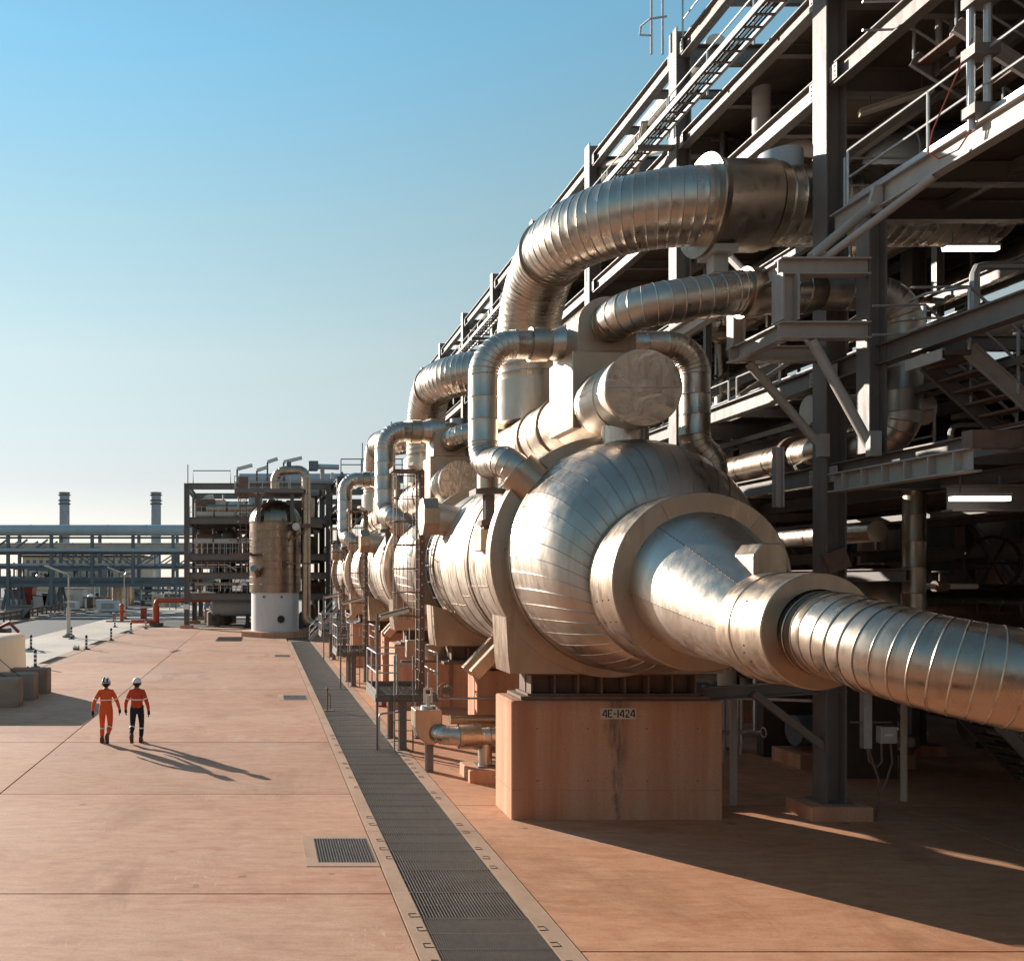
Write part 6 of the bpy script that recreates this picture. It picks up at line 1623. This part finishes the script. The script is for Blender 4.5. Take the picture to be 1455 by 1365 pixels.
# ------------------------------------------------------------------ the two workers
def person(x, y, label, shirt, trousers, helmet, lead, hgt=1.80):
    r = root('person', label, 'person', (x, y, 0), 'two workers walking away')
    k = hgt/1.80; L = lead          # lead: sign of the side whose leg is planted ahead; the other is pushing off
    def S(px, py, pz): return V((x + px*k, y + py*k, pz*k))
    J = [((0,0,.98),.168,.125),((0,0,1.10),.172,.13),((0,-.01,1.26),.188,.138),((0,-.015,1.40),.175,.12),((0,0,1.50),.075,.07),((0,.015,1.575),.062,.062)]
    E = [(0,1),(1,2),(2,3),(3,4),(4,5)]
    for s in (-1,1):
        n = len(J)
        sw = .09*s*L
        J += [((.175*s,-.015,1.43),.085,.085),((.25*s,-.04-sw,1.28),.068,.066),((.315*s,-.06-sw*1.4,1.13),.058,.056),((.34*s,.0-sw*1.6,1.0),.050,.048),((.35*s,.04-sw*2,.90),.038,.036)]
        E += [(3,n),(n,n+1),(n+1,n+2),(n+2,n+3),(n+3,n+4)]
    for s in (-1,1):
        n = len(J); st = s == L
        if st: leg = [((.105*s,0,.88),.112,.115),((.115*s,.06,.68),.092,.096),((.12*s,.09,.49),.074,.078),((.12*s,.06,.30),.072,.074),((.115*s,.02,.13),.062,.064)]
        else: leg = [((.105*s,0,.88),.112,.115),((.115*s,.0,.68),.092,.096),((.12*s,-.02,.50),.074,.078),((.115*s,-.19,.38),.07,.072),((.11*s,-.34,.27),.058,.06)]
        J += leg; E += [(0,n),(n,n+1),(n+1,n+2),(n+2,n+3),(n+3,n+4)]
    me = bpy.data.meshes.new('body'); me.from_pydata([tuple(S(*p)-V((x,y,0))) for p,_,_ in J], E, [])
    o = bpy.data.objects.new('body', me); COL.objects.link(o)
    sk = o.modifiers.new('skin','SKIN'); sk.use_smooth_shade = True
    for i,(p,rx,ry) in enumerate(J): me.skin_vertices[0].data[i].radius = (rx*k, ry*k)
    me.skin_vertices[0].data[0].use_root = True
    ss = o.modifiers.new('sub','SUBSURF'); ss.levels = 2; ss.render_levels = 2
    dg = bpy.context.evaluated_depsgraph_get(); dg.update()
    m2 = bpy.data.meshes.new_from_object(o.evaluated_get(dg)); 
    bpy.data.objects.remove(o)
    m2.name = 'body'
    for m in (shirt, trousers, M['skin']): m2.materials.append(m)
    for p in m2.polygons:
        c = p.center/k; arm = abs(c.x) > .20
        p.material_index = 2 if c.z > 1.515 else (0 if (c.z > 1.0 or arm) else 1); p.use_smooth = True
    b = bpy.data.objects.new('body', m2); COL.objects.link(b); b.parent = r; BASE[b.name] = V((x,y,0))
    # head with ears, nose and hair
    hd = MB(); hd.ball(S(0,.02,1.665), .098*k, 18, 12, sz=1.22)
    hd.ball(S(-.10,.02,1.655), .028*k, 8, 6, sz=1.5); hd.ball(S(.10,.02,1.655), .028*k, 8, 6, sz=1.5); hd.ball(S(0,.125,1.645), .022*k, 8, 6, sz=1.3)
    ho = hd.build('head', M['skin'], r, smooth=True, angle=80)
    ey = MB()
    for s in (-1,1): ey.ball(S(.035*s,.107,1.675), .012*k, 8, 6)
    ey.box(x-.03*k,x+.03*k,y+.108*k,y+.118*k,1.595*k,1.605*k); ey.build('face_detail', M['hair'], r, smooth=True)
    hr = MB(); hr.ball(S(0,-.006,1.665), .099*k, 16, 10, sz=1.08); hr.build('hair', M['hair'], r, smooth=True, angle=80)
    # hard hat: shell, brim, band
    hh = MB(); hh.lathe(S(0,.01,1.70), (0,0,1), [(0,.128*k),(.03*k,.124*k),(.08*k,.108*k),(.115*k,.075*k),(.13*k,.03*k),(.132*k,.002)], n=24)
    hh.lathe(S(0,.03,1.693), (0,0,1), [(0,.14*k),(.004,.152*k),(.012,.152*k),(.016,.12*k)], n=24)
    hm = hh.build('helmet', helmet[0], r, smooth=True, angle=40)
    if helmet[1]:
        st = MB()
        for s in (-.055,.055): st.tube([S(s,-.12,1.73),S(s,-.095,1.79),S(s*.9,-.03,1.832),S(s*.8,.05,1.825)], .022*k, 8)
        st.lathe(S(0,.01,1.715),(0,0,1),[(0,.130*k),(.018*k,.128*k)],n=24,caps=(False,False)); st.build('helmet_stripe', M['black'], r, smooth=True)
    # reflective tapes
    def band(c, d, rx, ry, h, nm='reflective_band'):
        mb = MB(); c = V(c); d = V(d).normalized(); _, sx, uz = mb.frame(c, c+d, (0,1,0)); rs = []
        for a, g in ((-h/2,-.004),(-h/2,.004),(h/2,.004),(h/2,-.004)):
            rs.append([c + d*a + sx*((rx+g)*math.cos(2*PI*i/24)) + uz*((ry+g)*math.sin(2*PI*i/24)) for i in range(24)])
        mb.rings(rs, False, False).build(nm, M['reflective'], r, smooth=True)
    band(S(0,-.006,1.22), (0,0,1), .194*k, .146*k, .035)
    for s in (-1,1):
        sw = .09*s*L
        a = V(S(.25*s,-.04-sw,1.28)); c = V(S(.315*s,-.06-sw*1.4,1.13)); band(a.lerp(c,.3), c-a, .072*k, .070*k, .035)
        st = s == L
        if st: a, c = S(.12*s,.08,.42), S(.12*s,.06,.30)
        else: a, c = S(.118*s,-.11,.44), S(.115*s,-.19,.38)
        a, c = V(a), V(c); band(a.lerp(c,.3), c-a, .078*k, .081*k, .035)
        # boots
        if st: pr_ = [((.11*s,-.02,.17),.058,.06),((.11*s,-.02,.09),.055,.075),((.112*s,-.01,.02),.055,.10)]; toe = [(.115*s,.16,.035),.045]
        bt = MB(); sgn = s
        if st:
            cx_ = .112*s; pl2 = [(-.10,0),(.19,0),(.20,.05),(.10,.10),(.05,.17),(-.085,.17),(-.10,.08)]
            bt.prism([(y+a_*k, b_*k) for a_,b_ in pl2], 'x', x+(cx_-.05)*k, x+(cx_+.05)*k)
        else:
            cx_ = .095*s; ang = math.radians(-52); ca, sa = math.cos(ang), math.sin(ang); pl2 = [(-.09,-.10),(.19,-.10),(.20,-.05),(.10,.0),(.05,.07),(-.075,.07),(-.09,-.02)]
            bt.prism([(y+(-.365+a_*ca-b_*sa)*k, (.225+a_*sa+b_*ca)*k) for a_,b_ in pl2], 'x', x+(cx_-.05)*k, x+(cx_+.05)*k)
        bt.build('boot', M['boot'], r, bevel=.02)
        # gloved hand: palm, four fingers, thumb
        w = V(S(.35*s,.04-sw*2,.90)); g_ = MB()
        g_.tube([w+V((0,0,.02))*k, w+V((.004*s,.012,-.05))*k, w+V((.004*s,.02,-.10))*k], [.036*k,.042*k,.036*k], 10)
        for q,(oy, ln) in enumerate(((-.028,.068),(-.008,.082),(.012,.078),(.03,.06))):
            b0 = w+V((.004*s,.02+oy,-.095))*k; g_.tube([b0, b0+V((-.006*s,.004,-ln*.55))*k, b0+V((-.024*s,.008,-ln))*k], [.0115*k,.0105*k,.008*k], 6)
        t0 = w+V((-.01*s,.045,-.045))*k; g_.tube([t0, t0+V((-.012*s,.028,-.03))*k, t0+V((-.02*s,.03,-.06))*k], [.014*k,.012*k,.009*k], 6)
        g_.build('gloved_hand', M['glove'], r, smooth=True)
    rad = MB(); rad.box(x+.155*k*L*1, x+.155*k*L+.05, y-.10, y-.05, .93*k, 1.06*k); rad.build('radio_pouch', M['black'], r, bevel=.008)
    bl = MB()
    return r
person(-4.42, 24.95, 'walking worker in bright orange coveralls and dark-striped helmet, left of the pair', M['cloth_orange'], M['cloth_orange'], (M['white'], True), -1, 1.80)
person(-3.55, 25.0, 'walking worker in red-orange shirt, navy trousers and white helmet, right of the pair', M['cloth_orange2'], M['cloth_navy'], (M['white'], False), 1, 1.80)
